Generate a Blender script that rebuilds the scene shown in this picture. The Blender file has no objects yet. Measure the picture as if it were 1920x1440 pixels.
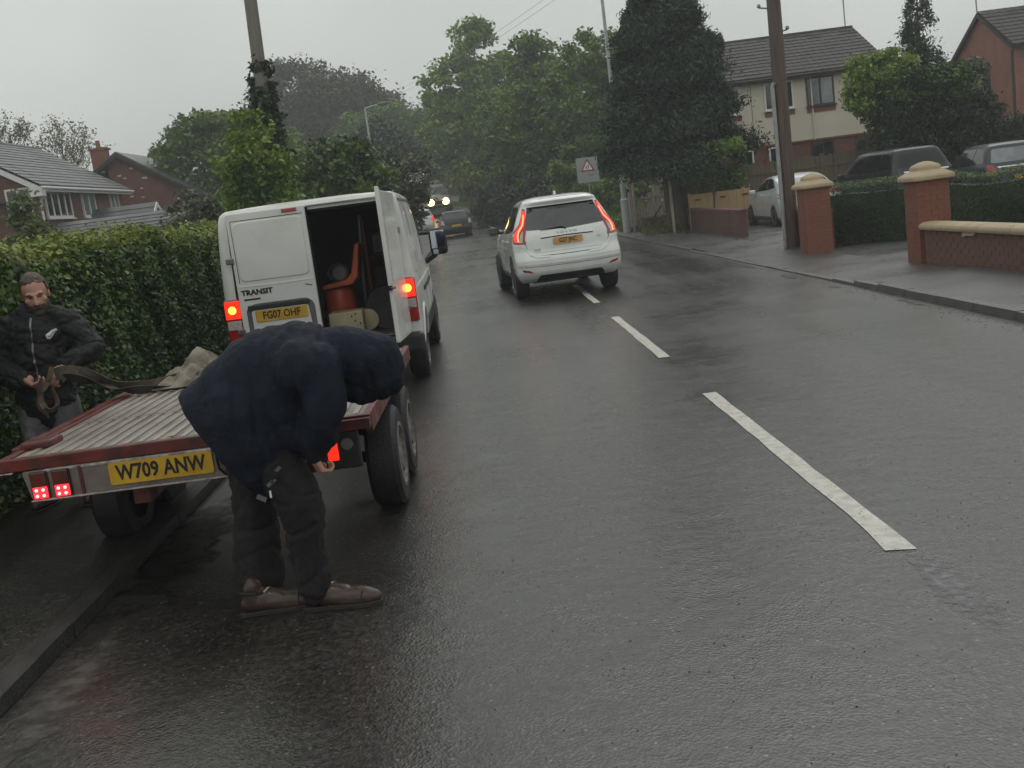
import bpy, bmesh, math, random
import numpy as np
from mathutils import Vector, Matrix, noise
from mathutils.bvhtree import BVHTree
R = math.radians
rng = np.random.default_rng(7); random.seed(7)
S = bpy.context.scene; C = S.collection

# ---------------------------------------------------------------- camera, sky, sun, exposure
CAM_H = 1.755
cam_d = bpy.data.cameras.new('camera'); cam = bpy.data.objects.new('camera', cam_d); C.objects.link(cam)
psi, pit, rol = R(0.6), R(9.6), R(7.4)
fw = Vector((math.sin(psi)*math.cos(pit), math.cos(psi)*math.cos(pit), -math.sin(pit)))
rt = Vector((math.cos(psi), -math.sin(psi), 0)); up = rt.cross(fw)
r2 = rt*math.cos(rol)-up*math.sin(rol); u2 = up*math.cos(rol)+rt*math.sin(rol)
mc = Matrix((r2, u2, -fw)).transposed().to_4x4(); mc.translation = Vector((0, 0, CAM_H))
cam.matrix_world = mc
cam_d.sensor_width = 36; cam_d.lens = 36*2000/1920; cam_d.clip_end = 3000; cam_d.clip_start = .05
S.camera = cam
W = bpy.data.worlds.new('World'); S.world = W; W.use_nodes = True
wt = W.node_tree; wt.nodes.clear()
def wn(t, **k):
    n = wt.nodes.new(t)
    for a, b in k.items(): setattr(n, a, b)
    return n
sky = wn('ShaderNodeTexSky', sky_type='NISHITA', sun_disc=False, sun_elevation=R(50), sun_rotation=R(200), air_density=2.0, dust_density=6.0)
hsv = wn('ShaderNodeHueSaturation'); hsv.inputs['Saturation'].default_value = .1; hsv.inputs['Value'].default_value = 1.0
geo = wn('ShaderNodeTexCoord'); sep = wn('ShaderNodeSeparateXYZ')
ramp = wn('ShaderNodeMapRange'); ramp.inputs['From Min'].default_value = 0; ramp.inputs['From Max'].default_value = 1
ramp.inputs['To Min'].default_value = 5.3; ramp.inputs['To Max'].default_value = 5.6
nz = wn('ShaderNodeTexNoise'); nz.inputs['Scale'].default_value = 2.2; nz.inputs['Detail'].default_value = 3
nmr = wn('ShaderNodeMapRange'); nmr.inputs['From Min'].default_value = .3; nmr.inputs['From Max'].default_value = .7
nmr.inputs['To Min'].default_value = .86; nmr.inputs['To Max'].default_value = 1.12
mul = wn('ShaderNodeMath', operation='MULTIPLY'); comb = wn('ShaderNodeMixRGB', blend_type='MULTIPLY'); comb.inputs['Fac'].default_value = 1
comb.inputs['Color1'].default_value = (.955, 1.0, .962, 1)
mix = wn('ShaderNodeMixRGB'); mix.inputs['Fac'].default_value = .9
bg = wn('ShaderNodeBackground'); bg.inputs['Strength'].default_value = .12
out = wn('ShaderNodeOutputWorld')
L = wt.links.new
L(sky.outputs[0], hsv.inputs['Color']); L(geo.outputs['Generated'], sep.inputs[0]); L(sep.outputs['Z'], ramp.inputs['Value'])
L(geo.outputs['Generated'], nz.inputs['Vector']); L(nz.outputs['Fac'], nmr.inputs['Value'])
L(ramp.outputs[0], mul.inputs[0]); L(nmr.outputs[0], mul.inputs[1]); L(mul.outputs[0], comb.inputs['Color2'])
L(hsv.outputs[0], mix.inputs['Color1']); L(comb.outputs[0], mix.inputs['Color2']); L(mix.outputs[0], bg.inputs['Color']); L(bg.outputs[0], out.inputs['Surface'])
sun_d = bpy.data.lights.new('sun', 'SUN'); sun_d.energy = .5; sun_d.angle = R(40); sun_d.color = (1, .98, .95)
sun = bpy.data.objects.new('sun', sun_d); C.objects.link(sun); sun.rotation_euler = (R(40), 0, R(-20+180))
S.view_settings.view_transform = 'Standard'; S.view_settings.look = 'None'
S.view_settings.gamma = 1; S.view_settings.use_curve_mapping = False; S.view_settings.exposure = .20
S.cycles.max_bounces = 6; S.cycles.diffuse_bounces = 3; S.cycles.glossy_bounces = 3; S.cycles.transmission_bounces = 4; S.cycles.volume_bounces = 0
S.cycles.transparent_max_bounces = 6
try: S.cycles.use_denoising = True
except Exception: pass

# ---------------------------------------------------------------- materials
def mat(name, col, rough=.6, metal=0., var=.15, vs=6., vcol=None, bump=0., bs=40., coat=0., emit=None, es=0., spec=.5,
        rvar=0., island=0., trans=0., anis=(1, 1, 1), detail=4, coords='Object'):
    m = bpy.data.materials.new(name); m.use_nodes = True; t = m.node_tree; N = t.nodes; b = N['Principled BSDF']; l = t.links.new
    b.inputs['Roughness'].default_value = rough; b.inputs['Metallic'].default_value = metal
    b.inputs['Specular IOR Level'].default_value = spec
    b.inputs['Coat Weight'].default_value = coat; b.inputs['Coat Roughness'].default_value = .06
    tc = N.new('ShaderNodeTexCoord'); mp = N.new('ShaderNodeMapping'); mp.inputs['Scale'].default_value = anis
    l(tc.outputs[coords], mp.inputs['Vector'])
    n = N.new('ShaderNodeTexNoise'); n.inputs['Scale'].default_value = vs; n.inputs['Detail'].default_value = detail
    l(mp.outputs[0], n.inputs['Vector'])
    r = N.new('ShaderNodeValToRGB'); r.color_ramp.elements[0].position = .32; r.color_ramp.elements[1].position = .68
    c = np.array(col[:3]); a2 = np.array(vcol) if vcol is not None else c*(1+var)
    a1 = c*(1-var) if vcol is None else c
    r.color_ramp.elements[0].color = (*a1, 1); r.color_ramp.elements[1].color = (*np.clip(a2, 0, 1), 1)
    l(n.outputs['Fac'], r.inputs['Fac']); colout = r.outputs['Color']
    if island:
        g = N.new('ShaderNodeNewGeometry'); mr = N.new('ShaderNodeMapRange')
        mr.inputs['To Min'].default_value = 1-island; mr.inputs['To Max'].default_value = 1+island
        l(g.outputs['Random Per Island'], mr.inputs['Value'])
        mx = N.new('ShaderNodeMixRGB'); mx.blend_type = 'MULTIPLY'; mx.inputs['Fac'].default_value = 1
        l(colout, mx.inputs['Color1']); l(mr.outputs[0], mx.inputs['Color2']); colout = mx.outputs['Color']
    l(colout, b.inputs['Base Color'])
    if rvar:
        n3 = N.new('ShaderNodeTexNoise'); n3.inputs['Scale'].default_value = vs*.7; n3.inputs['Detail'].default_value = 3
        l(mp.outputs[0], n3.inputs['Vector']); mr = N.new('ShaderNodeMapRange')
        mr.inputs['From Min'].default_value = .35; mr.inputs['From Max'].default_value = .65
        mr.inputs['To Min'].default_value = max(.03, rough-rvar); mr.inputs['To Max'].default_value = min(1, rough+rvar)
        l(n3.outputs['Fac'], mr.inputs['Value']); l(mr.outputs[0], b.inputs['Roughness'])
    if bump:
        n2 = N.new('ShaderNodeTexNoise'); n2.inputs['Scale'].default_value = bs; n2.inputs['Detail'].default_value = 3
        l(mp.outputs[0], n2.inputs['Vector']); bp = N.new('ShaderNodeBump'); bp.inputs['Strength'].default_value = bump
        bp.inputs['Distance'].default_value = .02; l(n2.outputs['Fac'], bp.inputs['Height']); l(bp.outputs[0], b.inputs['Normal'])
    if emit is not None:
        b.inputs['Emission Color'].default_value = (*emit, 1); b.inputs['Emission Strength'].default_value = es
    if trans:
        td = N.new('ShaderNodeBsdfTranslucent'); l(colout, td.inputs['Color'])
        ms = N.new('ShaderNodeMixShader'); ms.inputs[0].default_value = trans
        l(b.outputs[0], ms.inputs[1]); l(td.outputs[0], ms.inputs[2]); l(ms.outputs[0], N['Material Output'].inputs['Surface'])
    return m
M = {}
M['white_paint'] = mat('white_paint', (.70, .71, .69), .22, coat=.6, var=.05, vs=3, rvar=.06)
M['van_white'] = mat('van_white', (.60, .60, .57), .34, coat=.3, vcol=(.70, .70, .67), vs=2.2, rvar=.1, bump=.05, bs=3)
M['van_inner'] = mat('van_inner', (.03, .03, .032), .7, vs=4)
M['black_plastic'] = mat('black_plastic', (.014, .014, .015), .45, var=.3, bump=.1, bs=200)
M['grey_plastic'] = mat('grey_plastic', (.10, .10, .105), .5, var=.25)
M['gap'] = mat('gap', (.01, .01, .01), .8, spec=.1)
M['crease_white'] = mat('crease_white', (.76, .77, .75), .3, var=.04)
M['tyre'] = mat('tyre', (.012, .012, .012), .6, var=.3, bump=.3, bs=60)
M['alloy'] = mat('alloy', (.35, .35, .36), .3, metal=.8, var=.1)
M['steel_rim'] = mat('steel_rim', (.22, .22, .22), .45, metal=.5, vcol=(.12, .10, .09), vs=12)
M['glass_dark'] = mat('glass_dark', (.012, .014, .017), .06, var=.3, spec=.8)
M['glass_rear'] = mat('glass_rear', (.028, .029, .034), .25, var=.2, spec=.9)
M['glass_matte'] = mat('glass_matte', (.012, .013, .015), .35, var=.2, spec=.35)
M['glass_sky'] = mat('glass_sky', (.16, .19, .20), .08, var=.4, vs=1.5, spec=1.)
M['silver'] = mat('silver', (.50, .52, .53), .3, metal=.12, coat=.5, var=.05)
M['black_paint'] = mat('black_paint', (.008, .008, .010), .32, coat=.2, var=.2)
M['blue_paint'] = mat('blue_paint', (.02, .022, .032), .32, coat=.25, var=.2)
M['chrome'] = mat('chrome', (.6, .6, .6), .15, metal=1, var=.05)
M['mirror_glass'] = mat('mirror_glass', (.5, .55, .6), .03, metal=1, var=.02)
M['lamp_red'] = mat('lamp_red', (.32, .012, .01), .15, var=.2, coat=.6)
M['lens_dark'] = mat('lens_dark', (.09, .018, .010), .2, var=.3, coat=.5)
M['lamp_clear'] = mat('lamp_clear', (.45, .42, .40), .15, var=.35, vs=60, coat=.6)
M['lamp_red_on'] = mat('lamp_red_on', (.5, .02, .01), .2, emit=(1, .03, .012), es=.9)
M['lamp_amber_on'] = mat('lamp_amber_on', (.6, .2, .02), .2, emit=(1, .30, .03), es=4.5)
M['lamp_led'] = mat('lamp_led', (.6, .05, .03), .2, emit=(1, .16, .07), es=3.4)
M['led_red'] = mat('led_red', (.6, .02, .02), .2, emit=(1, .02, .03), es=2.0)
M['led_spot'] = mat('led_spot', (.6, .1, .1), .2, emit=(1, .18, .16), es=5)
M['headlight'] = mat('headlight', (.8, .7, .5), .2, emit=(1, .60, .24), es=13)
M['plate_yellow'] = mat('plate_yellow', (.60, .36, .02), .35, vcol=(.48, .27, .015), vs=9)
M['plate_orange'] = mat('plate_orange', (.55, .28, .06), .4, var=.08)
M['ink'] = mat('ink', (.008, .008, .008), .5)
M['badge'] = mat('badge', (.2, .2, .2), .3, metal=.6)
M['red_paint'] = mat('red_paint', (.15, .016, .011), .42, vcol=(.05, .012, .009), vs=11, rvar=.12, bump=.15, bs=30)
M['grey_paint'] = mat('grey_paint', (.20, .16, .14), .45, vcol=(.10, .075, .065), vs=7, rvar=.12, bump=.1)
M['worn_white'] = mat('worn_white', (.45, .42, .39), .5, vcol=(.16, .13, .12), vs=26)
M['deck'] = mat('deck', (.29, .255, .215), .45, vcol=(.11, .095, .078), vs=4, rvar=.15, bump=.25, bs=50, anis=(3, .8, 1))
M['deck_rib'] = mat('deck_rib', (.39, .35, .30), .42, vcol=(.15, .125, .10), vs=4, rvar=.15, anis=(3, 1, 1))
M['navy'] = mat('navy', (.004, .0065, .0145), .8, vcol=(.006, .010, .021), vs=5, bump=.5, bs=26, spec=.3)
M['black_jacket'] = mat('black_jacket', (.005, .005, .006), .75, vcol=(.009, .009, .011), vs=9, bump=.3, bs=25)
M['black_trousers'] = mat('black_trousers', (.005, .005, .0055), .9, vcol=(.009, .0085, .0085), vs=7, bump=.3, bs=30)
M['jeans'] = mat('jeans', (.09, .09, .105), .8, vcol=(.16, .155, .165), vs=12, bump=.25, bs=50)
M['jeans_pale'] = mat('jeans_pale', (.30, .28, .29), .8, vcol=(.10, .10, .12), vs=16, bump=.2)
M['skin'] = mat('skin', (.40, .20, .145), .5, vcol=(.46, .25, .185), vs=20, bump=.1, bs=90)
M['hair'] = mat('hair', (.045, .028, .018), .55, vcol=(.09, .06, .04), vs=60, bump=.5, bs=120, anis=(1, 1, .3))
M['beard'] = mat('beard', (.06, .035, .024), .7, vcol=(.12, .075, .055), vs=90, bump=.5, bs=140)
M['brown_shoe'] = mat('brown_shoe', (.030, .017, .012), .35, vcol=(.075, .048, .035), vs=10, bump=.2, rvar=.1)
M['sole'] = mat('sole', (.02, .015, .012), .7)
M['lace'] = mat('lace', (.45, .33, .25), .8)
M['strap'] = mat('strap', (.055, .042, .030), .8, vcol=(.11, .09, .065), vs=25, bump=.2)
M['strap_tan'] = mat('strap_tan', (.17, .13, .08), .8, vcol=(.10, .075, .05), vs=25)
M['tarp'] = mat('tarp', (.30, .26, .20), .7, vcol=(.05, .04, .03), vs=7, bump=.3, bs=20)
M['white_cloth'] = mat('white_cloth', (.7, .7, .68), .7)
M['orange_plastic'] = mat('orange_plastic', (.46, .085, .03), .4, var=.2)
M['red_drum'] = mat('red_drum', (.48, .07, .03), .4, vcol=(.34, .05, .02), vs=6)
M['cream_box'] = mat('cream_box', (.42, .37, .24), .6, vcol=(.33, .28, .17), vs=7)
M['dark_tool'] = mat('dark_tool', (.03, .025, .022), .6, var=.4)
M['brick_red'] = mat('brick_red', (.165, .056, .034), .75, vcol=(.23, .082, .05), vs=2.2, bump=.2, bs=60, coords='Generated')
M['brick_dark'] = mat('brick_dark', (.085, .034, .028), .75, vcol=(.16, .06, .042), vs=2.5, bump=.2, bs=60)
M['wall_brown'] = mat('wall_brown', (.115, .058, .042), .85, vcol=(.145, .075, .053), vs=3, bump=.4, bs=90)
M['mortar'] = mat('mortar', (.17, .11, .08), .9, var=.2)
M['stone_cap'] = mat('stone_cap', (.44, .35, .22), .7, vcol=(.36, .28, .18), vs=5, bump=.15)
M['asphalt'] = None
M['kerb_dark'] = mat('kerb_dark', (.045, .042, .039), .45, vcol=(.025, .023, .021), vs=5, rvar=.1, bump=.4, bs=60)
M['pavement'] = mat('pavement', (.070, .068, .070), .33, vcol=(.088, .086, .086), vs=1.1, rvar=.08, bump=.35, bs=60, detail=8)
M['drive'] = mat('drive', (.080, .078, .080), .3, vcol=(.10, .098, .10), vs=1.0, rvar=.08, bump=.3, bs=60, detail=8)
M['kerb'] = mat('kerb', (.12, .115, .11), .4, vcol=(.07, .065, .06), vs=4, rvar=.1, bump=.25, bs=70)
M['paint_line'] = mat('paint_line', (.54, .51, .45), .45, vcol=(.36, .335, .30), vs=16, bump=.4, bs=120, detail=8)
M['paint_faded'] = mat('paint_faded', (.11, .11, .112), .4, vcol=(.085, .085, .087), vs=12)
M['soil'] = mat('soil', (.045, .033, .022), .9, vcol=(.075, .07, .035), vs=3)
M['grass'] = mat('grass', (.06, .075, .02), .8, vcol=(.16, .14, .05), vs=3, island=.4)
M['leaf_hedge'] = mat('leaf_hedge', (.028, .060, .010), .45, vcol=(.070, .125, .020), vs=2.5, island=.5, trans=.22)
M['leaf_bright'] = mat('leaf_bright', (.13, .18, .018), .45, vcol=(.22, .25, .04), vs=3, island=.35, trans=.3)
M['leaf_mid'] = mat('leaf_mid', (.055, .108, .018), .42, vcol=(.16, .24, .045), vs=.35, island=.45, trans=.25)
M['leaf_fresh'] = mat('leaf_fresh', (.09, .165, .018), .42, vcol=(.24, .34, .055), vs=.5, island=.4, trans=.3)
M['leaf_light'] = mat('leaf_light', (.085, .12, .04), .5, vcol=(.15, .19, .075), vs=2, island=.4, trans=.3)
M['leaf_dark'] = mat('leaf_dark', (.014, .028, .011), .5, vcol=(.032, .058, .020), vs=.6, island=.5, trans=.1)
M['leaf_grey'] = mat('leaf_grey', (.055, .075, .035), .5, vcol=(.13, .15, .09), vs=.9, island=.5, trans=.2)
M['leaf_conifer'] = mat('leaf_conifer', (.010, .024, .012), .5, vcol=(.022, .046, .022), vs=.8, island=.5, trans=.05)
M['leaf_copper'] = mat('leaf_copper', (.058, .062, .034), .5, vcol=(.105, .105, .06), vs=.4, island=.4, trans=.15)
M['leaf_sparse'] = mat('leaf_sparse', (.14, .14, .07), .5, vcol=(.20, .19, .11), vs=.5, island=.3, trans=.3)
M['bark'] = mat('bark', (.045, .034, .025), .8, vcol=(.085, .07, .055), vs=5, bump=.6, bs=14, anis=(3, 3, .6))
M['pole_wood'] = mat('pole_wood', (.050, .028, .020), .5, vcol=(.105, .066, .050), vs=5, bump=.5, bs=16, anis=(4, 4, .3), rvar=.12)
M['galv'] = mat('galv', (.30, .31, .31), .45, metal=.4, var=.15)
M['galv_light'] = mat('galv_light', (.42, .43, .43), .5, metal=.2, var=.12)
M['sign_grey'] = mat('sign_grey', (.33, .35, .36), .4, var=.08)
M['sign_white'] = mat('sign_white', (.78, .76, .72), .4, var=.05)
M['sign_red'] = mat('sign_red', (.30, .018, .014), .4, var=.1)
M['render_cream'] = mat('render_cream', (.62, .57, .46), .8, vcol=(.56, .51, .41), vs=.8, bump=.1)
M['upvc'] = mat('upvc', (.66, .66, .65), .4, var=.05)
M['brown_frame'] = mat('brown_frame', (.022, .015, .012), .5, var=.2)
M['roof_brown'] = mat('roof_brown', (.030, .025, .023), .8, vcol=(.050, .042, .040), vs=2, rvar=.15, island=.2)
M['roof_slate'] = mat('roof_slate', (.062, .062, .066), .42, vcol=(.10, .10, .105), vs=1.5, rvar=.12, island=.2)
M['fence_wood'] = mat('fence_wood', (.085, .068, .035), .75, vcol=(.14, .115, .065), vs=4, bump=.3, bs=12, anis=(4, 4, .4))
M['new_wood'] = mat('new_wood', (.38, .25, .12), .6, vcol=(.46, .32, .16), vs=4, anis=(4, 4, .4))
M['pale_wood'] = mat('pale_wood', (.26, .22, .165), .8, vcol=(.42, .37, .29), vs=3, bump=.3, anis=(4, 4, .4))
M['terracotta'] = mat('terracotta', (.25, .10, .055), .7)
M['puddle'] = mat('puddle', (.13, .115, .105), .3, vcol=(.17, .155, .145), vs=12, spec=.6)
M['pole_pale'] = mat('pole_pale', (.13, .115, .10), .7, vcol=(.19, .17, .15), vs=5, bump=.4, bs=16, anis=(4, 4, .3))
M['hub_dirt'] = mat('hub_dirt', (.12, .09, .07), .6, vcol=(.25, .23, .22), vs=20)
def brick_mat(name, c1, c2, mort, w=.225, h=.075, gap=.010):
    m = bpy.data.materials.new(name); m.use_nodes = True; t = m.node_tree; N = t.nodes; b = N['Principled BSDF']; l = t.links.new
    tc = N.new('ShaderNodeTexCoord'); sp = N.new('ShaderNodeSeparateXYZ'); ad = N.new('ShaderNodeMath'); ad.operation = 'ADD'
    cb = N.new('ShaderNodeCombineXYZ'); l(tc.outputs['Object'], sp.inputs[0]); l(sp.outputs['X'], ad.inputs[0]); l(sp.outputs['Y'], ad.inputs[1])
    l(ad.outputs[0], cb.inputs['X']); l(sp.outputs['Z'], cb.inputs['Y'])
    br = N.new('ShaderNodeTexBrick'); br.inputs['Scale'].default_value = 1; br.inputs['Brick Width'].default_value = w
    br.inputs['Row Height'].default_value = h; br.inputs['Mortar Size'].default_value = gap; br.inputs['Color1'].default_value = (*c1, 1)
    br.inputs['Color2'].default_value = (*c2, 1); br.inputs['Mortar'].default_value = (*mort, 1); l(cb.outputs[0], br.inputs['Vector'])
    n = N.new('ShaderNodeTexNoise'); n.inputs['Scale'].default_value = 1.2; n.inputs['Detail'].default_value = 6; l(tc.outputs['Object'], n.inputs['Vector'])
    mr = N.new('ShaderNodeMapRange'); mr.inputs['From Min'].default_value = .3; mr.inputs['From Max'].default_value = .7
    mr.inputs['To Min'].default_value = .75; mr.inputs['To Max'].default_value = 1.2; l(n.outputs['Fac'], mr.inputs['Value'])
    mx = N.new('ShaderNodeMixRGB'); mx.blend_type = 'MULTIPLY'; mx.inputs['Fac'].default_value = 1
    l(br.outputs['Color'], mx.inputs['Color1']); l(mr.outputs[0], mx.inputs['Color2']); l(mx.outputs[0], b.inputs['Base Color'])
    b.inputs['Roughness'].default_value = .8
    bp = N.new('ShaderNodeBump'); bp.inputs['Strength'].default_value = .4; bp.inputs['Distance'].default_value = .01; bp.invert = True
    l(br.outputs['Fac'], bp.inputs['Height']); l(bp.outputs[0], b.inputs['Normal'])
    return m
M['brick_house'] = brick_mat('brick_house', (.17, .055, .035), (.125, .042, .028), (.13, .075, .055))
M['brick_pink'] = brick_mat('brick_pink', (.30, .13, .085), (.25, .105, .07), (.26, .14, .10))

# wet asphalt: tar, chippings, damp patches with lower roughness
def asphalt():
    m = bpy.data.materials.new('asphalt'); m.use_nodes = True; t = m.node_tree; N = t.nodes; b = N['Principled BSDF']; l = t.links.new
    tc = N.new('ShaderNodeTexCoord')
    def noi(s, d=4, anis=(1, 1, 1)):
        mp = N.new('ShaderNodeMapping'); mp.inputs['Scale'].default_value = anis; l(tc.outputs['Object'], mp.inputs[0])
        n = N.new('ShaderNodeTexNoise'); n.inputs['Scale'].default_value = s; n.inputs['Detail'].default_value = d; l(mp.outputs[0], n.inputs['Vector']); return n
    def mr(src, a, b_, c, d):
        k = N.new('ShaderNodeMapRange'); k.inputs['From Min'].default_value = a; k.inputs['From Max'].default_value = b_
        k.inputs['To Min'].default_value = c; k.inputs['To Max'].default_value = d; l(src, k.inputs['Value']); return k.outputs[0]
    vor = N.new('ShaderNodeTexVoronoi'); vor.inputs['Scale'].default_value = 80; l(tc.outputs['Object'], vor.inputs['Vector'])
    vor2 = N.new('ShaderNodeTexVoronoi'); vor2.inputs['Scale'].default_value = 38; vor2.inputs['Randomness'].default_value = 1; l(tc.outputs['Object'], vor2.inputs['Vector'])
    big = noi(.45, 5); lane = noi(1.1, 2, (1.0, .05, 1)); fine = noi(28, 8); mid = noi(3.2, 6)
    r = N.new('ShaderNodeValToRGB'); e = r.color_ramp.elements
    e[0].position = .30; e[0].color = (.008, .0074, .0066, 1); e[1].position = .74; e[1].color = (.040, .036, .032, 1)
    l(fine.outputs['Fac'], r.inputs['Fac'])
    def mul_(a, b_):
        k = N.new('ShaderNodeMixRGB'); k.blend_type = 'MULTIPLY'; k.inputs['Fac'].default_value = 1; l(a, k.inputs['Color1']); l(b_, k.inputs['Color2']); return k.outputs[0]
    c = mul_(r.outputs[0], mr(vor.outputs['Color'], 0, 1, .30, 1.9)); c = mul_(c, mr(lane.outputs['Fac'], .38, .62, .82, 1.22)); c = mul_(c, mr(mid.outputs['Fac'], .35, .65, .85, 1.15))
    # now and then a pale chipping in the tar
    chip = N.new('ShaderNodeMath'); chip.operation = 'MULTIPLY'; sepc = N.new('ShaderNodeSeparateColor'); l(vor2.outputs['Color'], sepc.inputs[0])
    l(mr(sepc.outputs[0], .93, .95, 0, 1), chip.inputs[0]); l(mr(vor2.outputs['Distance'], .30, .18, 0, 1), chip.inputs[1])
    m3 = N.new('ShaderNodeMixRGB'); l(chip.outputs[0], m3.inputs['Fac']); l(c, m3.inputs['Color1']); m3.inputs['Color2'].default_value = (.13, .125, .115, 1)
    l(m3.outputs[0], b.inputs['Base Color'])
    ad = N.new('ShaderNodeMath'); ad.operation = 'ADD'
    l(mr(big.outputs['Fac'], .3, .7, -.05, .06), ad.inputs[0]); l(mr(lane.outputs['Fac'], .38, .62, .26, .33), ad.inputs[1])
    l(ad.outputs[0], b.inputs['Roughness']); b.inputs['Specular IOR Level'].default_value = .78
    bp = N.new('ShaderNodeBump'); bp.inputs['Distance'].default_value = .004; l(vor.outputs['Distance'], bp.inputs['Height'])
    l(mr(mid.outputs['Fac'], .35, .65, .15, .48), bp.inputs['Strength'])
    bp2 = N.new('ShaderNodeBump'); bp2.inputs['Strength'].default_value = .22; bp2.inputs['Distance'].default_value = .02
    n4 = noi(7, 6); l(n4.outputs['Fac'], bp2.inputs['Height']); l(bp.outputs[0], bp2.inputs['Normal']); l(bp2.outputs[0], b.inputs['Normal'])
    return m
M['asphalt'] = asphalt()

def patchy(name, col, rough, dens=.5, sc=9., soft=.12, fade=.35):
    """thin worn layer: breaks up in noise and fades out towards its own outline"""
    m = mat(name, col, rough, var=.2, vs=14); t = m.node_tree; N = t.nodes; l = t.links.new
    tc = N.new('ShaderNodeTexCoord'); n = N.new('ShaderNodeTexNoise'); n.inputs['Scale'].default_value = sc; n.inputs['Detail'].default_value = 7; l(tc.outputs['Object'], n.inputs['Vector'])
    mp = N.new('ShaderNodeMapping'); mp.inputs['Location'].default_value = (-1, -1, 0); mp.inputs['Scale'].default_value = (2, 2, 0); l(tc.outputs['Generated'], mp.inputs[0])
    ln = N.new('ShaderNodeVectorMath'); ln.operation = 'LENGTH'; l(mp.outputs[0], ln.inputs[0])
    a = N.new('ShaderNodeMath'); a.operation = 'SUBTRACT'; l(n.outputs['Fac'], a.inputs[0])
    f = N.new('ShaderNodeMapRange'); f.inputs['From Min'].default_value = .3; f.inputs['From Max'].default_value = 1.0; f.inputs['To Min'].default_value = 0; f.inputs['To Max'].default_value = fade
    l(ln.outputs['Value'], f.inputs['Value']); l(f.outputs[0], a.inputs[1])
    k = N.new('ShaderNodeMapRange'); k.inputs['From Min'].default_value = 1-dens-soft; k.inputs['From Max'].default_value = 1-dens+soft; l(a.outputs[0], k.inputs['Value'])
    tr = N.new('ShaderNodeBsdfTransparent'); ms = N.new('ShaderNodeMixShader'); l(k.outputs[0], ms.inputs[0]); l(tr.outputs[0], ms.inputs[1]); l(N['Principled BSDF'].outputs[0], ms.inputs[2])
    l(ms.outputs[0], N['Material Output'].inputs['Surface']); return m
M['puddle'] = patchy('puddle_sheen', (.11, .10, .092), .35, .52, 9, .2)  # pale colour stands in for the sky mirrored in the puddle
M['paint_faded'] = patchy('paint_faded', (.15, .15, .155), .4, .55, 20, .25)
M['paint_line'] = patchy('paint_line', (.50, .47, .42), .45, .70, 55, .07, .03)
M['gutter_dark'] = patchy('gutter_dark', (.012, .011, .010), .5, .60, 5)

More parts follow.
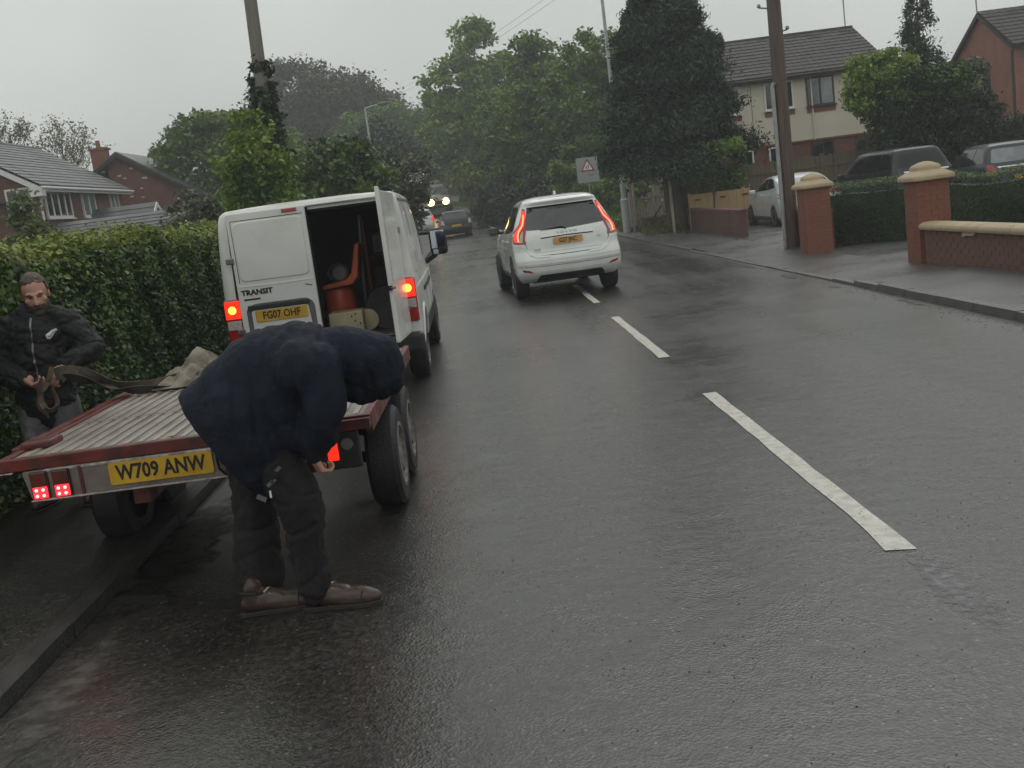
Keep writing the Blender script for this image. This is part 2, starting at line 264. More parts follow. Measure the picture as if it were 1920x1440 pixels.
# ---------------------------------------------------------------- mesh helpers
def tag(o, label=None, cat=None, group=None, kind=None):
    if label: o['label'] = label
    if cat: o['category'] = cat
    if group: o['group'] = group
    if kind: o['kind'] = kind
    return o
def thing(name, label, cat, loc=(0, 0, 0), rz=0, group=None):
    o = bpy.data.objects.new(name, None); C.objects.link(o); o.location = loc; o.rotation_euler = (0, 0, rz)
    o.empty_display_size = .1
    return tag(o, label, cat, group)
class MB:
    def __init__(s): s.v = []; s.f = []
    def add(s, v, f):
        n = len(s.v); s.v += [tuple(p) for p in v]; s.f += [tuple(i+n for i in q) for q in f]; return s
    def box(s, a, b, rot=None, piv=None):
        x0, y0, z0 = a; x1, y1, z1 = b
        v = [Vector(p) for p in ((x0, y0, z0), (x1, y0, z0), (x1, y1, z0), (x0, y1, z0), (x0, y0, z1), (x1, y0, z1), (x1, y1, z1), (x0, y1, z1))]
        if rot is not None:
            pv = Vector(piv) if piv is not None else Vector(((x0+x1)/2, (y0+y1)/2, (z0+z1)/2)); v = [rot @ (p-pv)+pv for p in v]
        return s.add(v, [(0, 3, 2, 1), (4, 5, 6, 7), (0, 1, 5, 4), (1, 2, 6, 5), (2, 3, 7, 6), (3, 0, 4, 7)])
    def tube(s, pts, rad, n=10, caps=True):
        pts = [Vector(p) for p in pts]; m = len(pts); rad = rad if hasattr(rad, '__len__') else [rad]*m
        vs = []; prev = None
        for i, p in enumerate(pts):
            d = (pts[min(i+1, m-1)]-pts[max(i-1, 0)]).normalized()
            if prev is None:
                a = d.cross(Vector((0, 0, 1)));
                if a.length < .01: a = d.cross(Vector((1, 0, 0)))
            else: a = prev-d*prev.dot(d)
            a.normalize(); prev = a; b = d.cross(a)
            for k in range(n):
                t = 2*math.pi*k/n; vs.append(p+(a*math.cos(t)+b*math.sin(t))*rad[i])
        fs = [(i*n+k, i*n+(k+1) % n, (i+1)*n+(k+1) % n, (i+1)*n+k) for i in range(m-1) for k in range(n)]
        if caps: fs += [tuple(range(n-1, -1, -1)), tuple((m-1)*n+k for k in range(n))]
        return s.add(vs, fs)
    def lathe(s, prof, org=(0, 0, 0), axis='z', n=24):   # prof: (r, h)
        vs = []; m = len(prof)
        for r, h in prof:
            for k in range(n):
                t = 2*math.pi*k/n; a, b = r*math.cos(t), r*math.sin(t)
                p = {'z': (a, b, h), 'x': (h, a, b), 'y': (a, h, b)}[axis]; vs.append((p[0]+org[0], p[1]+org[1], p[2]+org[2]))
        fs = [(i*n+k, i*n+(k+1) % n, (i+1)*n+(k+1) % n, (i+1)*n+k) for i in range(m-1) for k in range(n)]
        fs += [tuple(range(n-1, -1, -1)), tuple((m-1)*n+k for k in range(n))]
        return s.add(vs, fs)
    def prism(s, poly, lo, hi, plane='xz'):     # poly 2D, extruded along the third axis
        n = len(poly)
        def P(a, b, c): return {'xz': (a, c, b), 'yz': (c, a, b), 'xy': (a, b, c)}[plane]
        vs = [P(a, b, lo) for a, b in poly]+[P(a, b, hi) for a, b in poly]
        fs = [tuple(range(n)), tuple(range(2*n-1, n-1, -1))]+[(i, (i+1) % n, n+(i+1) % n, n+i) for i in range(n)]
        return s.add(vs, fs)
    def mesh(s, name, m=None, smooth=None):
        me = bpy.data.meshes.new(name); me.from_pydata([tuple(v) for v in s.v], [], s.f)
        bm = bmesh.new(); bm.from_mesh(me); bmesh.ops.recalc_face_normals(bm, faces=bm.faces); bm.to_mesh(me); bm.free()
        if m: me.materials.append(M[m] if isinstance(m, str) else m)
        if smooth:
            me.polygons.foreach_set('use_smooth', [True]*len(me.polygons)); me.set_sharp_from_angle(angle=R(smooth))
        return me
    def obj(s, name, m, parent=None, bevel=0, smooth=None, seg=2):
        return link(name, s.mesh(name, m, smooth), parent, bevel, seg)
def link(name, me, parent=None, bevel=0, seg=2):
    o = bpy.data.objects.new(name, me); C.objects.link(o)
    if parent: o.parent = parent
    if bevel:
        b = o.modifiers.new('b', 'BEVEL'); b.width = bevel; b.segments = seg; b.limit_method = 'ANGLE'; b.angle_limit = R(35)
        b.harden_normals = False
    return o
def box(name, m, a, b, parent=None, bevel=0, rot=None): return MB().box(a, b, rot).obj(name, m, parent, bevel)
def kid(me, name, parent, loc=(0, 0, 0), rot=None, scale=None):
    o = bpy.data.objects.new(name, me); C.objects.link(o); o.parent = parent; o.location = loc
    if rot is not None: o.rotation_euler = rot
    if scale is not None: o.scale = scale
    return o
def copy_tree(o, parent=None):
    c = o.copy(); C.objects.link(c); c.parent = parent
    for ch in list(o.children): copy_tree(ch, c)
    return c
def baked(o):
    """apply modifiers"""
    dg = bpy.context.evaluated_depsgraph_get(); dg.update()
    me = bpy.data.meshes.new_from_object(o.evaluated_get(dg)); o.modifiers.clear(); o.data = me; return o
def text_mesh(txt, size, ext=.002, m='ink', align='CENTER', sx=1.0, bold=0.0):
    cu = bpy.data.curves.new('t', 'FONT'); cu.body = txt; cu.size = size; cu.extrude = ext; cu.align_x = align; cu.align_y = 'CENTER'
    cu.offset = bold; cu.resolution_u = 2
    o = bpy.data.objects.new('t', cu); C.objects.link(o); dg = bpy.context.evaluated_depsgraph_get(); dg.update()
    me = bpy.data.meshes.new_from_object(o.evaluated_get(dg)); bpy.data.objects.remove(o)
    me.transform(Matrix.Diagonal((sx, 1, 1, 1))); me.materials.clear(); me.materials.append(M[m]); return me
# vertical text facing -y : rotate x by 90
def lettering(name, txt, size, loc, parent, m='ink', rot=(R(90), 0, 0), sx=1., ext=.002, align='CENTER', bold=0.0):
    return kid(text_mesh(txt, size, ext, m, align, sx, bold), name, parent, loc, rot)
def plate(parent, loc, txt, w=.52, h=.111, m='plate_yellow', size=.105, rx=90, ryaw=0, name='number_plate'):
    """one yellow plate with its letters, facing -y"""
    pl = MB(); r = .012; pts = []
    for cx, cy, a0 in ((w/2-r, h/2-r, 0), (-w/2+r, h/2-r, 90), (-w/2+r, -h/2+r, 180), (w/2-r, -h/2+r, 270)):
        for k in range(4): a = R(a0+k*30); pts.append((cx+r*math.cos(a), cy+r*math.sin(a)))
    pl.prism(pts, -.003, .003, 'xy'); o = pl.obj(name, m, parent); o.location = loc; o.rotation_euler = (R(rx), 0, R(ryaw))
    t = lettering('plate_lettering', txt, size, (0, 0, .0035), o, 'ink', (0, 0, 0), sx=.80, ext=.0015, bold=.0028)
    return o

# ---------------------------------------------------------------- terrain profile: the road climbs and bends left in the distance
def gz(y):
    if y < 40: return 0.
    if y < 90: return .0005*(y-40)**2
    return 1.25+.05*(y-90)
def bend(y): return 0. if y < 45 else -.0020*(y-45)**2
# ---------------------------------------------------------------- ground, road, pavements, kerbs
def strip(name, m, x0, x1, dz, ys, kind='structure', label=None):
    """sheet along the road between offsets x0 and x1 (callables or numbers) following bend and climb"""
    b = MB(); vs = []; nx = 2
    for y in ys:
        a = x0(y) if callable(x0) else x0; c = x1(y) if callable(x1) else x1
        vs.append((a+bend(y), y, gz(y)+dz)); vs.append((c+bend(y), y, gz(y)+dz))
    b.add(vs, [(2*i, 2*i+1, 2*i+3, 2*i+2) for i in range(len(ys)-1)])
    o = b.obj(name, m); tag(o, label, kind=kind); return o
# ground sheet out to the horizon
b = MB(); xs = [-500, -300, -120, -60, -30, -15, -8, 0, 8, 15, 30, 60, 120, 300, 500]; ys = [-40, -10, 10, 30, 40, 50, 60, 70, 80, 90, 110, 140, 200, 300, 400, 600]
def gfar(y): return gz(min(y, 160)) if y < 400 else gz(160)
b.add([(x, y, gfar(y)-.03) for y in ys for x in xs], [(j*len(xs)+i, j*len(xs)+i+1, (j+1)*len(xs)+i+1, (j+1)*len(xs)+i) for j in range(len(ys)-1) for i in range(len(xs)-1)])
tag(b.obj('ground', 'soil'), kind='structure')
YS = [-6, 0, 5, 10, 20, 30, 40]+list(range(44, 180, 4))
strip('road', 'asphalt', -2.15, 5.08, 0.0, YS)
# pavements: right lowered at the drives, left one where the van has its wheels up
def pz_r(y): return .085 if y < 14 else (.085-.07*(y-14)/2 if y < 16 else .018 if y < 27 else .05)
b = MB(); vs = []; yy = [-4, 4, 10, 12, 13.5, 14, 14.5, 15, 15.5, 16, 20, 24, 27, 30, 34, 40, 44, 50, 60, 70, 84]
for y in yy: vs += [(5.20+bend(y), y, gz(y)+pz_r(y)), (6.62+bend(y), y, gz(y)+pz_r(y)+.015)]
b.add(vs, [(2*i, 2*i+1, 2*i+3, 2*i+2) for i in range(len(yy)-1)]); tag(b.obj('pavement', 'pavement'), kind='structure')
b = MB(); vs = []
for y in YS[:14]: vs += [(-2.28+bend(y), y, gz(y)+.07), (-3.35+bend(y), y, gz(y)+.085)]
b.add(vs, [(2*i, 2*i+1, 2*i+3, 2*i+2) for i in range(13)]); tag(b.obj('pavement', 'asphalt'), kind='structure')
# driveways behind the pavement on the right
b = MB(); b.add([(6.62, 16.2, .03), (14, 14, .05), (16, 19.6, .05), (6.62, 21.6, .03)], [(0, 1, 2, 3)])
tag(b.obj('driveway', 'drive'), kind='structure')
b = MB(); b.add([(6.62, 21.6, .034), (16, 19.6, .054), (18, 37, .06), (6.62, 37, .034)], [(0, 1, 2, 3)])
tag(b.obj('driveway', 'drive'), kind='structure')
tag(MB().add([(6.7, -2, .02), (40, -2, .02), (40, 14, .02), (14, 13.99, .02), (6.7, 16.1, .02)], [(0, 1, 2, 3, 4)]).obj('lawn', 'soil'), kind='structure')
# kerbs: one stone after another
kr = thing('kerb', None, None); kr['kind'] = 'structure'
def stripe_pts(q, w):
    q = [Vector(p) for p in q]; a = []; c = []
    for i, p in enumerate(q):
        d = (q[min(i+1, len(q)-1)]-q[max(i-1, 0)]).normalized(); n = Vector((-d.y, d.x))*w/2; a.append(tuple(p+n)); c.append(tuple(p-n))
    return a+c[::-1]
ks = MB().box((0, 0, -.12), (.12, .905, 0)).mesh('kerb_stone', 'kerb'); kd = MB().box((0, 0, -.12), (.12, .905, 0)).mesh('kerb_stone', 'kerb_dark')
for side, x, rng_y in ((1, 5.08, (2, 46)), (-1, -2.28, (1.2, 17))):
    y = rng_y[0]
    while y < rng_y[1]:
        top = (pz_r(y+.45)+.003 if side > 0 else .073)+random.uniform(-.004, .004)
        o = kid(ks if side > 0 else kd, 'kerb_stone', kr, (x+bend(y)+random.uniform(-.006, .006), y, gz(y)+top), (random.uniform(-.006, .006), 0, random.uniform(-.006, .006)))
        y += .915
# broken gutter patches and dark seam along the right kerb
def blob(name, m, cx, cy, rx, ry, z, n=40, kind='structure', rot=0, rough=.12):
    pts = []
    for k in range(n):
        a = 2*math.pi*k/n; r = 1+rough*(math.sin(3*a+cx*9)+.7*math.sin(5*a+cy*7)+.5*math.sin(11*a+cx))+random.uniform(-.03, .03); px, py = rx*r*math.cos(a), ry*r*math.sin(a)
        pts.append((cx+px*math.cos(rot)-py*math.sin(rot), cy+px*math.sin(rot)+py*math.cos(rot), z))
    o = MB().add(pts, [tuple(range(n))]).obj(name, m); tag(o, kind=kind); return o
for cx, cy, rx, ry in ((4.86, 17.2, .10, .7), (4.9, 20.0, .08, .9), (4.85, 15.0, .07, .35), (4.93, 22.4, .10, 1.0), (4.92, 12.4, .05, .8)):
    blob('road_patch', 'gutter_dark', cx, cy, rx*1.3, ry*.8, .005, rot=random.uniform(-.06, .06))
# centre line: 4 m marks and 2 m gaps
ln = 0
for y0, y1 in ((4.54, 8.65), (10.76, 14.82), (17.03, 19.19), (21.3, 25.3), (27.4, 31.4), (33.5, 37.5), (39.6, 43.6), (45.7, 49.7), (51.8, 55.8), (57.9, 61.9), (64, 68), (70, 74)):
    if y0 == 17.03: y1 = 21.0
    elif y0 > 17: y0 += 1.9; y1 += 1.9
    vs = []; k = 14
    for i in range(k+1):
        y = y0+(y1-y0)*i/k; j = random.uniform(-.006, .006); j2 = random.uniform(-.006, .006)
        vs += [(1.645+j+bend(y), y, gz(y)+.004), (1.755+j2+bend(y), y, gz(y)+.004)]
    vs[0] = (1.62, y0+.03, vs[0][2]) if y0 < 5 else vs[0]
    tag(MB().add(vs, [(2*i, 2*i+1, 2*i+3, 2*i+2) for i in range(k)]).obj('centre_line_mark', 'paint_line'), kind='structure')
# worn smear of older paint running on towards the camera
blob('worn_paint', 'paint_faded', 1.72, 4.1, .10, .5, .003, rot=-.04)
# left gutter puddle: its sky reflection is painted in as pale patches
blob('sheen_patch', 'puddle', -1.97, 4.2, .17, .75, .004, rot=-.04)
blob('sheen_patch', 'puddle', -2.0, 3.0, .14, .5, .004)
blob('sheen_patch', 'puddle', -2.75, 4.7, .35, .5, .088)
blob('gutter_dark', 'gutter_dark', -2.0, 6.2, .30, 1.4, .0035)  # near-black broken patch on the road below the trailer
# loose chippings lying on the road
ch = MB()
for i in range(1600):
    x = random.uniform(-2, 4.8); y = random.uniform(2.6, 9); s = random.uniform(.0025, .006)
    a = random.uniform(0, 6.3); z = .001
    vs = [(x+s*math.cos(a+k*2.1)*random.uniform(.7, 1.2), y+s*math.sin(a+k*2.1)*random.uniform(.7, 1.2), z) for k in range(3)]+[(x, y, z+s*.7)]
    ch.add(vs, [(0, 1, 2), (0, 1, 3), (1, 2, 3), (2, 0, 3)])
for i in range(1500):
    y = random.uniform(9, 34); x = 5.05-abs(random.gauss(0, .16)); s = random.uniform(.006, .016); a = random.uniform(0, 6.3)
    vs = [(x+s*math.cos(a+k*2.1), y+s*1.5*math.sin(a+k*2.1), .001) for k in range(3)]+[(x, y, s*.6)]
    ch.add(vs, [(0, 1, 2), (0, 1, 3), (1, 2, 3), (2, 0, 3)])
tag(ch.obj('loose_grit', 'kerb'), kind='stuff', label='small pale chippings scattered over the wet road', cat='grit')
# ---------------------------------------------------------------- foliage
def rand_unit(n):
    v = rng.normal(size=(n, 3)); return v/np.linalg.norm(v, axis=1)[:, None]
def leaf_mesh(name, pos, size, m, upbias=.3, outward=None, aspect=.55, droop=0.):
    """one pointed, slightly folded leaf (two triangles) at each position"""
    n = len(pos); nor = rand_unit(n); nor[:, 2] = np.abs(nor[:, 2])*.7+upbias
    if outward is not None: nor += outward*.8
    nor /= np.linalg.norm(nor, axis=1)[:, None]
    t = np.cross(nor, rand_unit(n)); t /= np.linalg.norm(t, axis=1)[:, None]+1e-9
    t[:, 2] -= droop; t /= np.linalg.norm(t, axis=1)[:, None]
    bt = np.cross(nor, t); bt /= np.linalg.norm(bt, axis=1)[:, None]+1e-9
    s = (size*rng.uniform(.6, 1.35, n))[:, None]
    v = np.empty((n, 4, 3))
    v[:, 0] = pos-t*s; v[:, 2] = pos+t*s
    v[:, 1] = pos+bt*s*aspect+nor*s*.18; v[:, 3] = pos-bt*s*aspect+nor*s*.18
    me = bpy.data.meshes.new(name); me.vertices.add(4*n); me.vertices.foreach_set('co', v.reshape(-1).astype('f4'))
    me.loops.add(4*n); me.loops.foreach_set('vertex_index', np.arange(4*n, dtype='i4'))
    me.polygons.add(n); me.polygons.foreach_set('loop_start', np.arange(0, 4*n, 4, dtype='i4'))
    me.polygons.foreach_set('loop_total', np.full(n, 4, dtype='i4')); me.update(calc_edges=True)
    me.materials.append(M[m] if isinstance(m, str) else m); return me
def blob_points(blobs, n, clump=.5, per=120, shell=.55):
    """points in clumps spread through ellipsoids; blobs: (cx,cy,cz, rx,ry,rz)"""
    bl = np.array(blobs, float); w = (bl[:, 3]*bl[:, 4]*bl[:, 5])**(2/3); w /= w.sum(); P = []; O = []
    for b, ww in zip(bl, w):
        k = max(4, int(n*ww/per)); u = rand_unit(k); rad = rng.uniform(shell, 1.04, k)**.6
        cc = b[:3]+u*b[3:6]*rad[:, None]
        cs = clump*rng.uniform(.55, 1.25, k)
        idx = rng.integers(0, k, int(n*ww)); q = rng.normal(size=(len(idx), 3))*.5
        q[:, 2] *= .62; P.append(cc[idx]+q*cs[idx][:, None]); O.append(u[idx])
    return np.concatenate(P), np.concatenate(O)
def limbs(root, base, h, r, tips, m='bark', name='trunk', wob=.06):
    b = MB(); x, y, z = base; mid = []
    pts = []; rad = []
    for i in range(7):
        t = i/6; pts.append((x+wob*h*math.sin(2.3*t+base[0])*t, y+wob*h*math.cos(1.7*t+base[1])*t*.6, z+h*t)); rad.append(r*(1.25 if i == 0 else 1-.55*t))
    b.tube(pts, rad, 9)
    for tx, ty, tz in tips:
        k = random.choice([2, 3, 3, 4, 5]); p0 = Vector(pts[k]); p1 = Vector((tx, ty, tz)); mp = (p0+p1)/2+Vector((random.uniform(-.2, .2), random.uniform(-.2, .2), .12*(p1-p0).length))
        b.tube([p0, mp, p1], [rad[k]*.6, rad[k]*.4, rad[k]*.12], 6)
    return b.obj(name, m, root, smooth=60)
def tree(name, label, cat, x, y, blobs, n, size, m='leaf_mid', clump=.6, tr=.2, th=None, group=None, per=120, extra=None, upbias=.3, z=None, droop=0, aspect=.55, shell=.55):
    z = gz(y) if z is None else z
    root = thing(name, label, cat, (x, y, z), 0, group)
    bl = [(a, b_, c, d, e, f) for a, b_, c, d, e, f in blobs]
    P, O = blob_points(bl, n, clump, per, shell)
    P = P[P[:, 2] > .1]; O = O[:len(P)]
    link('crown', leaf_mesh('crown', P, size, m, upbias, None, aspect, droop), root)['kind'] = 'stuff'
    if extra:
        for m2, n2, bl2, s2, nm in extra:
            P, O = blob_points(bl2, n2, clump*.8, per, shell); link(nm, leaf_mesh(nm, P, s2, m2, .5, None, aspect, droop), root)['kind'] = 'stuff'
    if th is None: th = np.mean([b_[2] for b_ in bl])
    limbs(root, (0, 0, -.1), th, tr, [(b_[0]*.85, b_[1]*.85, b_[2]) for b_ in bl for _ in (0, 1)])
    return root

# --- left hedge: clipped, glossy leaves, bright growth on top
def hedge(name, label, x0, y0, x1, y1, th, h, n, size, m, top_m=None, ntop=0, base=0., big=0, rag=.05, core='leaf_dark', tops=None, bulge=.1):
    L_ = math.hypot(x1-x0, y1-y0); a = math.atan2(y1-y0, x1-x0)
    root = thing(name, label, 'hedge', (x0, y0, base), a)
    # local: x along, y across (0 = front face at y=0 towards -y side), z up
    def hh(x): return h+.05*np.sin(x*1.3)+.035*np.sin(x*3.1+1)
    b = MB(); k = max(2, int(L_/.5))
    ring = []
    for i in range(k+1):
        xx = L_*i/k; H = float(hh(xx))-.12; ring += [(xx, .12, 0), (xx, .10, H*.5), (xx, .15, H-.05), (xx, th-.15, H-.05), (xx, th-.12, 0)]
    b.add(ring, [(5*i+j, 5*i+j+1, 5*i+6+j, 5*i+5+j) for i in range(k) for j in range(4)]+[(0, 1, 2, 3, 4), (5*k+4, 5*k+3, 5*k+2, 5*k+1, 5*k)])
    b.obj('stems', core, root)
    def surf(n, which):
        xx = rng.uniform(-.05, L_+.05, n)
        if which == 'front':
            zz = rng.uniform(0.02, 1, n)**.9*hh(xx); off = .05*np.sin(xx*2.1)*np.cos(zz*3)+.04*np.sin(xx*7+zz*5)
            yy = off+rng.normal(0, rag, n)-bulge*.2; out = np.tile([0, -1., .2], (n, 1))
        elif which == 'back':
            zz = rng.uniform(.3, 1, n)*hh(xx); yy = th+rng.normal(0, rag, n); out = np.tile([0, 1., .2], (n, 1))
        elif which == 'end':
            e = rng.integers(0, 2, n); xx = np.where(e == 0, 0, L_)+rng.normal(0, rag, n); yy = rng.uniform(0, th, n); zz = rng.uniform(0, 1, n)*h; out = np.tile([0, 0, .4], (n, 1))
        else:
            yy = rng.uniform(-.05, th+.05, n); zz = hh(xx)+rng.normal(0, rag*1.1, n)+.03*np.sin(xx*5+yy*4); out = np.tile([0, -.3, 1.], (n, 1))
        return np.stack([xx, yy, zz], 1), out
    parts = [surf(int(n*.72), 'front'), surf(int(n*.1), 'back'), surf(int(n*.06), 'end'), surf(int(n*.12), 'top')]
    P = np.concatenate([p for p, _ in parts]); O = np.concatenate([o for _, o in parts])
    link('foliage', leaf_mesh('foliage', P, size, m, .15, O*.6, .6), root)['kind'] = 'stuff'
    if top_m:
        P, O = surf(ntop, 'top'); P[:, 2] += rng.uniform(-.03, .07, ntop)
        P2, O2 = surf(ntop//3, 'front'); keep = P2[:, 2] > h-.30; P2 = P2[keep]; O2 = O2[keep]
        link('top_growth', leaf_mesh('top_growth', np.concatenate([P, P2]), size*1.05, top_m, .3, np.concatenate([O, O2])*.4, .6), root)['kind'] = 'stuff'
    if big:
        # the largest leaves in view, each an object of its own
        ms = []
        for q in range(3):
            bb = MB(); w = .5+.06*q
            bb.add([(-1, 0, 0), (-.45, w*.8, .12), (.3, w*.75, .14), (1, 0, -.08), (.3, -w*.75, .14), (-.45, -w*.8, .12), (-.45, 0, 0), (.3, 0, .02)],
                   [(0, 6, 1), (0, 5, 6), (6, 7, 2, 1), (5, 4, 7, 6), (7, 3, 2), (7, 4, 3)])
            ms.append(bb.mesh('leaf', top_m if q == 2 else m))
        P, O = surf(big, 'front'); P[:, 1] -= .05
        P[:, 0] = rng.uniform(0, min(L_, 6), big)
        for p in P:
            o = kid(ms[2] if (p[2] > h-.25 and random.random() < .7) else random.choice(ms[:2]), 'leaf', root, p, (R(random.uniform(20, 110)), R(random.uniform(-60, 60)), R(random.uniform(-60, 60))), [random.uniform(.030, .05)]*3)
    return root
# y axis of a hedge points to its left-hand side going from (x0,y0) to (x1,y1): here away from the road
hedge('hedge', 'tall clipped hedge with bright new leaves on top, beside the trailer',
      -3.52, 5.4, -3.62, 19, .95, 1.75, 95000, .027, 'leaf_hedge', 'leaf_bright', 34000, .06, big=260)
hedge('hedge', 'low dark hedge with a flat top behind the two brick gate pillars', 6.85, 21.9, 14.5, 16.5, .8, 1.15, 60000, .016, 'leaf_dark', 'leaf_mid', 9000, .03, rag=.02, core='leaf_dark')
# --- left side trees
# shrub rising before the left brick house
tree('shrub', 'pale green bush growing in front of the left brick house, above the hedge', 'shrub', -9.9, 23.5,
     [(.25, 0, 2.2, .45, .5, .7), (-.25, 0, 1.8, .40, .4, .5), (.2, 0, 2.95, .22, .3, .45), (.6, 0, 1.9, .3, .4, .5)], 9500, .05, 'leaf_light', .20, .05, 2.0, z=0)
tree('shrub', 'small leafy bush between the garage gable and the rear corner of the white van', 'shrub', -7.75, 31,
     [(-.3, 0, 1.9, .9, .8, 1.2), (.8, 0, 2.2, .9, .8, 1.0), (1.8, .5, 2.4, .9, .8, .9)], 9000, .08, 'leaf_grey', .35, .08, 1.6, z=0)
tree('leafy_tree', 'young tree with large glossy leaves directly above the rear door of the white van', 'tree', -4.95, 25.5,
     [(-.15, 0, 3.2, .62, .7, .9), (0, 0, 2.5, .7, .7, .8), (-.1, 0, 4.0, .35, .5, .6), (.35, 0, 2.9, .35, .4, .7)], 17000, .072, 'leaf_fresh', .30, .07, 3.2, z=0,
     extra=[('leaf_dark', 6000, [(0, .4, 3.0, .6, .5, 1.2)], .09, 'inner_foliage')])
tree('dark_tree', 'dark arching tree behind the open rear door of the van', 'tree', -4.3, 34,
     [(-.5, 0, 2.9, 1.2, 1.1, 1.2), (.5, 0, 3.2, 1.1, 1.1, 1.1), (0, .5, 2.0, 1.5, 1.3, 1.2)], 16000, .10, 'leaf_mid', .45, .15, 2.8, z=0,
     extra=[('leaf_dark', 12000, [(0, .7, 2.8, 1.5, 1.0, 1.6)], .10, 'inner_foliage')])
tree('hawthorn_tree', 'greyish green tree with pale blossom to the right above the van roof', 'tree', -3.7, 42,
     [(-.4, 0, 3.4, 1.3, 1.2, 1.3), (.7, 0, 3.0, 1.2, 1.2, 1.3), (0, 0, 2.0, 1.7, 1.3, 1.3), (-1.1, 0, 4.2, .8, .9, .8)], 19000, .10, 'leaf_grey', .45, .15, 2.8, z=0,
     extra=[('sign_white', 500, [(0, -.8, 3.0, 1.7, .6, 1.5)], .05, 'blossom')])
# tall tree with round clumps beside the pole
tree('broadleaf_tree', 'tall tree with rounded clumps of leaves at the left end of the tree line', 'tree', -14.08, 58,
     [(-1.4, 0, 6.4, 1.0, 1.2, 1.3), (0, 0, 7.3, 1.4, 1.2, 1.1), (-1.6, 0, 4.0, .8, .8, .7), (.8, 0, 5.6, 1.4, 1.3, 1.6), (.3, 0, 3.5, 1.6, 1.4, 1.6), (1.6, .5, 7.2, 1.2, 1.2, 1.0), (2.0, 0, 4.0, 1.6, 1.4, 2.2)],
     24000, .15, 'leaf_mid', .6, .28, 6, z=0)
tree('broadleaf_tree', 'broad green tree standing behind the ivy covered pole', 'tree', -13.05, 66,
     [(0, 0, 5.6, 2.4, 2, 2.2), (1.8, 0, 5.0, 2.2, 2, 2.4), (-1.5, 0, 3.6, 2, 2, 2.2), (0, 0, 2.6, 3, 2, 2.2), (3.5, 0, 3.2, 2.4, 2, 2.4)], 26000, .17, 'leaf_mid', .8, .3, 5, z=.2)
tree('copper_tree', 'large hazy brownish tree topping the ridge in the distance left of the road', 'tree', -15.07, 118,
     [(-2.5, 0, 13.0, 4.5, 3.5, 3.6), (2.0, 0, 11.6, 4.2, 3.5, 3.2), (5.5, 0, 9.4, 3.4, 3, 3.0), (-5, 0, 9.5, 4, 3, 3.6), (0, 0, 7, 8, 4, 5), (-6.5, 0, 11, 2.5, 3, 2)], 62000, .22, 'leaf_copper', 1.5, .5, 9)
tree('broadleaf_tree', 'low dark green trees far behind the hawthorn, left of the road', 'tree', -6.77, 108,
     [(0, 0, 7.6, 3, 3, 3), (-3.5, 0, 6.6, 3, 3, 3.2), (2.6, 0, 5.6, 2.2, 3, 3.5), (0, 0, 3, 5, 3, 3.5)], 36000, .2, 'leaf_mid', 1.1, .35, 6)
tree('broadleaf_tree', 'dark tree closing the view where the road bends away', 'tree', -5.55, 138,
     [(0, 0, 7.2, 4.0, 3, 3.4), (4.2, 0, 6.0, 3.5, 3, 3.6), (-4, 0, 7, 3.5, 3, 3.5), (0, 0, 2.5, 8, 3, 3.5)], 22000, .30, 'leaf_dark', 1.3, .4, 6)
tree('broadleaf_tree', 'dark overhanging tree at the left verge beside the parked silver car', 'tree', -6.32, 84,
     [(-.8, 0, 5.5, 2.2, 2, 2.8), (.5, 0, 4.0, 2.0, 2, 2.4), (-1.5, 0, 2.6, 2.5, 2, 2.6)], 17000, .2, 'leaf_dark', .8, .25, 4)
# --- right side trees
tree('lime_tree', 'tall bright green tree overhanging the road above the oncoming headlights', 'tree', 1.36, 92,
     [(0, 0, 13.0, 1.7, 2, 2.4), (-1.6, 0, 10.0, 2.9, 2.5, 2.8), (2.0, 0, 9.8, 3.0, 2.5, 2.8), (-2.6, 0, 7.0, 2.4, 2.5, 2.6), (.6, 0, 6.6, 3.6, 3, 3.2), (-.9, 0, 3.6, 2.4, 3, 3.0), (3.5, 0, 4, 3, 3, 3.6)],
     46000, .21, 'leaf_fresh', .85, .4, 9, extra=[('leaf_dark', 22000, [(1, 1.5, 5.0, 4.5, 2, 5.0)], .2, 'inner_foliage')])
tree('lime_tree', 'large green tree behind the pedestrian warning sign, in the middle of the right tree line', 'tree', 5.54, 74,
     [(-.6, 0, 10.2, 1.8, 2, 1.6), (0, 0, 7.8, 3.0, 2.4, 2.4), (-2.3, 0, 6.6, 2.3, 2.2, 2.4), (2.6, 0, 6.9, 2.4, 2.2, 2.4), (0, 0, 4.4, 3.4, 2.5, 2.8), (-2.0, 0, 2.6, 2.2, 2.2, 2.4), (2.4, .6, 2.8, 2.6, 2.2, 2.8)],
     44000, .17, 'leaf_mid', .75, .35, 7, extra=[('leaf_dark', 20000, [(0, 1.2, 3.4, 4.2, 2, 3.6)], .18, 'inner_foliage'), ('leaf_fresh', 9000, [(-.5, -1.6, 6.4, 3.2, 1.4, 2.4)], .16, 'bright_growth')])  # last set: brighter leaves on the near side of the crown
tree('lime_tree', 'rounded green tree behind the street lamp column and left of the conifer', 'tree', 8.15, 64,
     [(0, 0, 9.0, 2.2, 2, 1.5), (-.8, 0, 7.0, 2.5, 2, 2.2), (1.6, 0, 6.8, 2.4, 2, 2.2), (0, 0, 4.2, 3, 2.4, 3.0), (0, 0, 2.0, 3, 2.2, 2.2)],
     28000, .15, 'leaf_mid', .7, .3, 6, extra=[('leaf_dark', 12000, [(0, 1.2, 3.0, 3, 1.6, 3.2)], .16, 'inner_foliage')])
tree('shrub', 'light green leafy bush just left of the grey sign panel', 'shrub', 4.75, 57,
     [(.3, 0, 2.3, .8, .8, 1.0), (-.2, 0, 3.0, .5, .6, .5), (1.6, .5, 1.2, 1.4, .8, 1.2)], 8000, .10, 'leaf_fresh', .4, .07, 2)
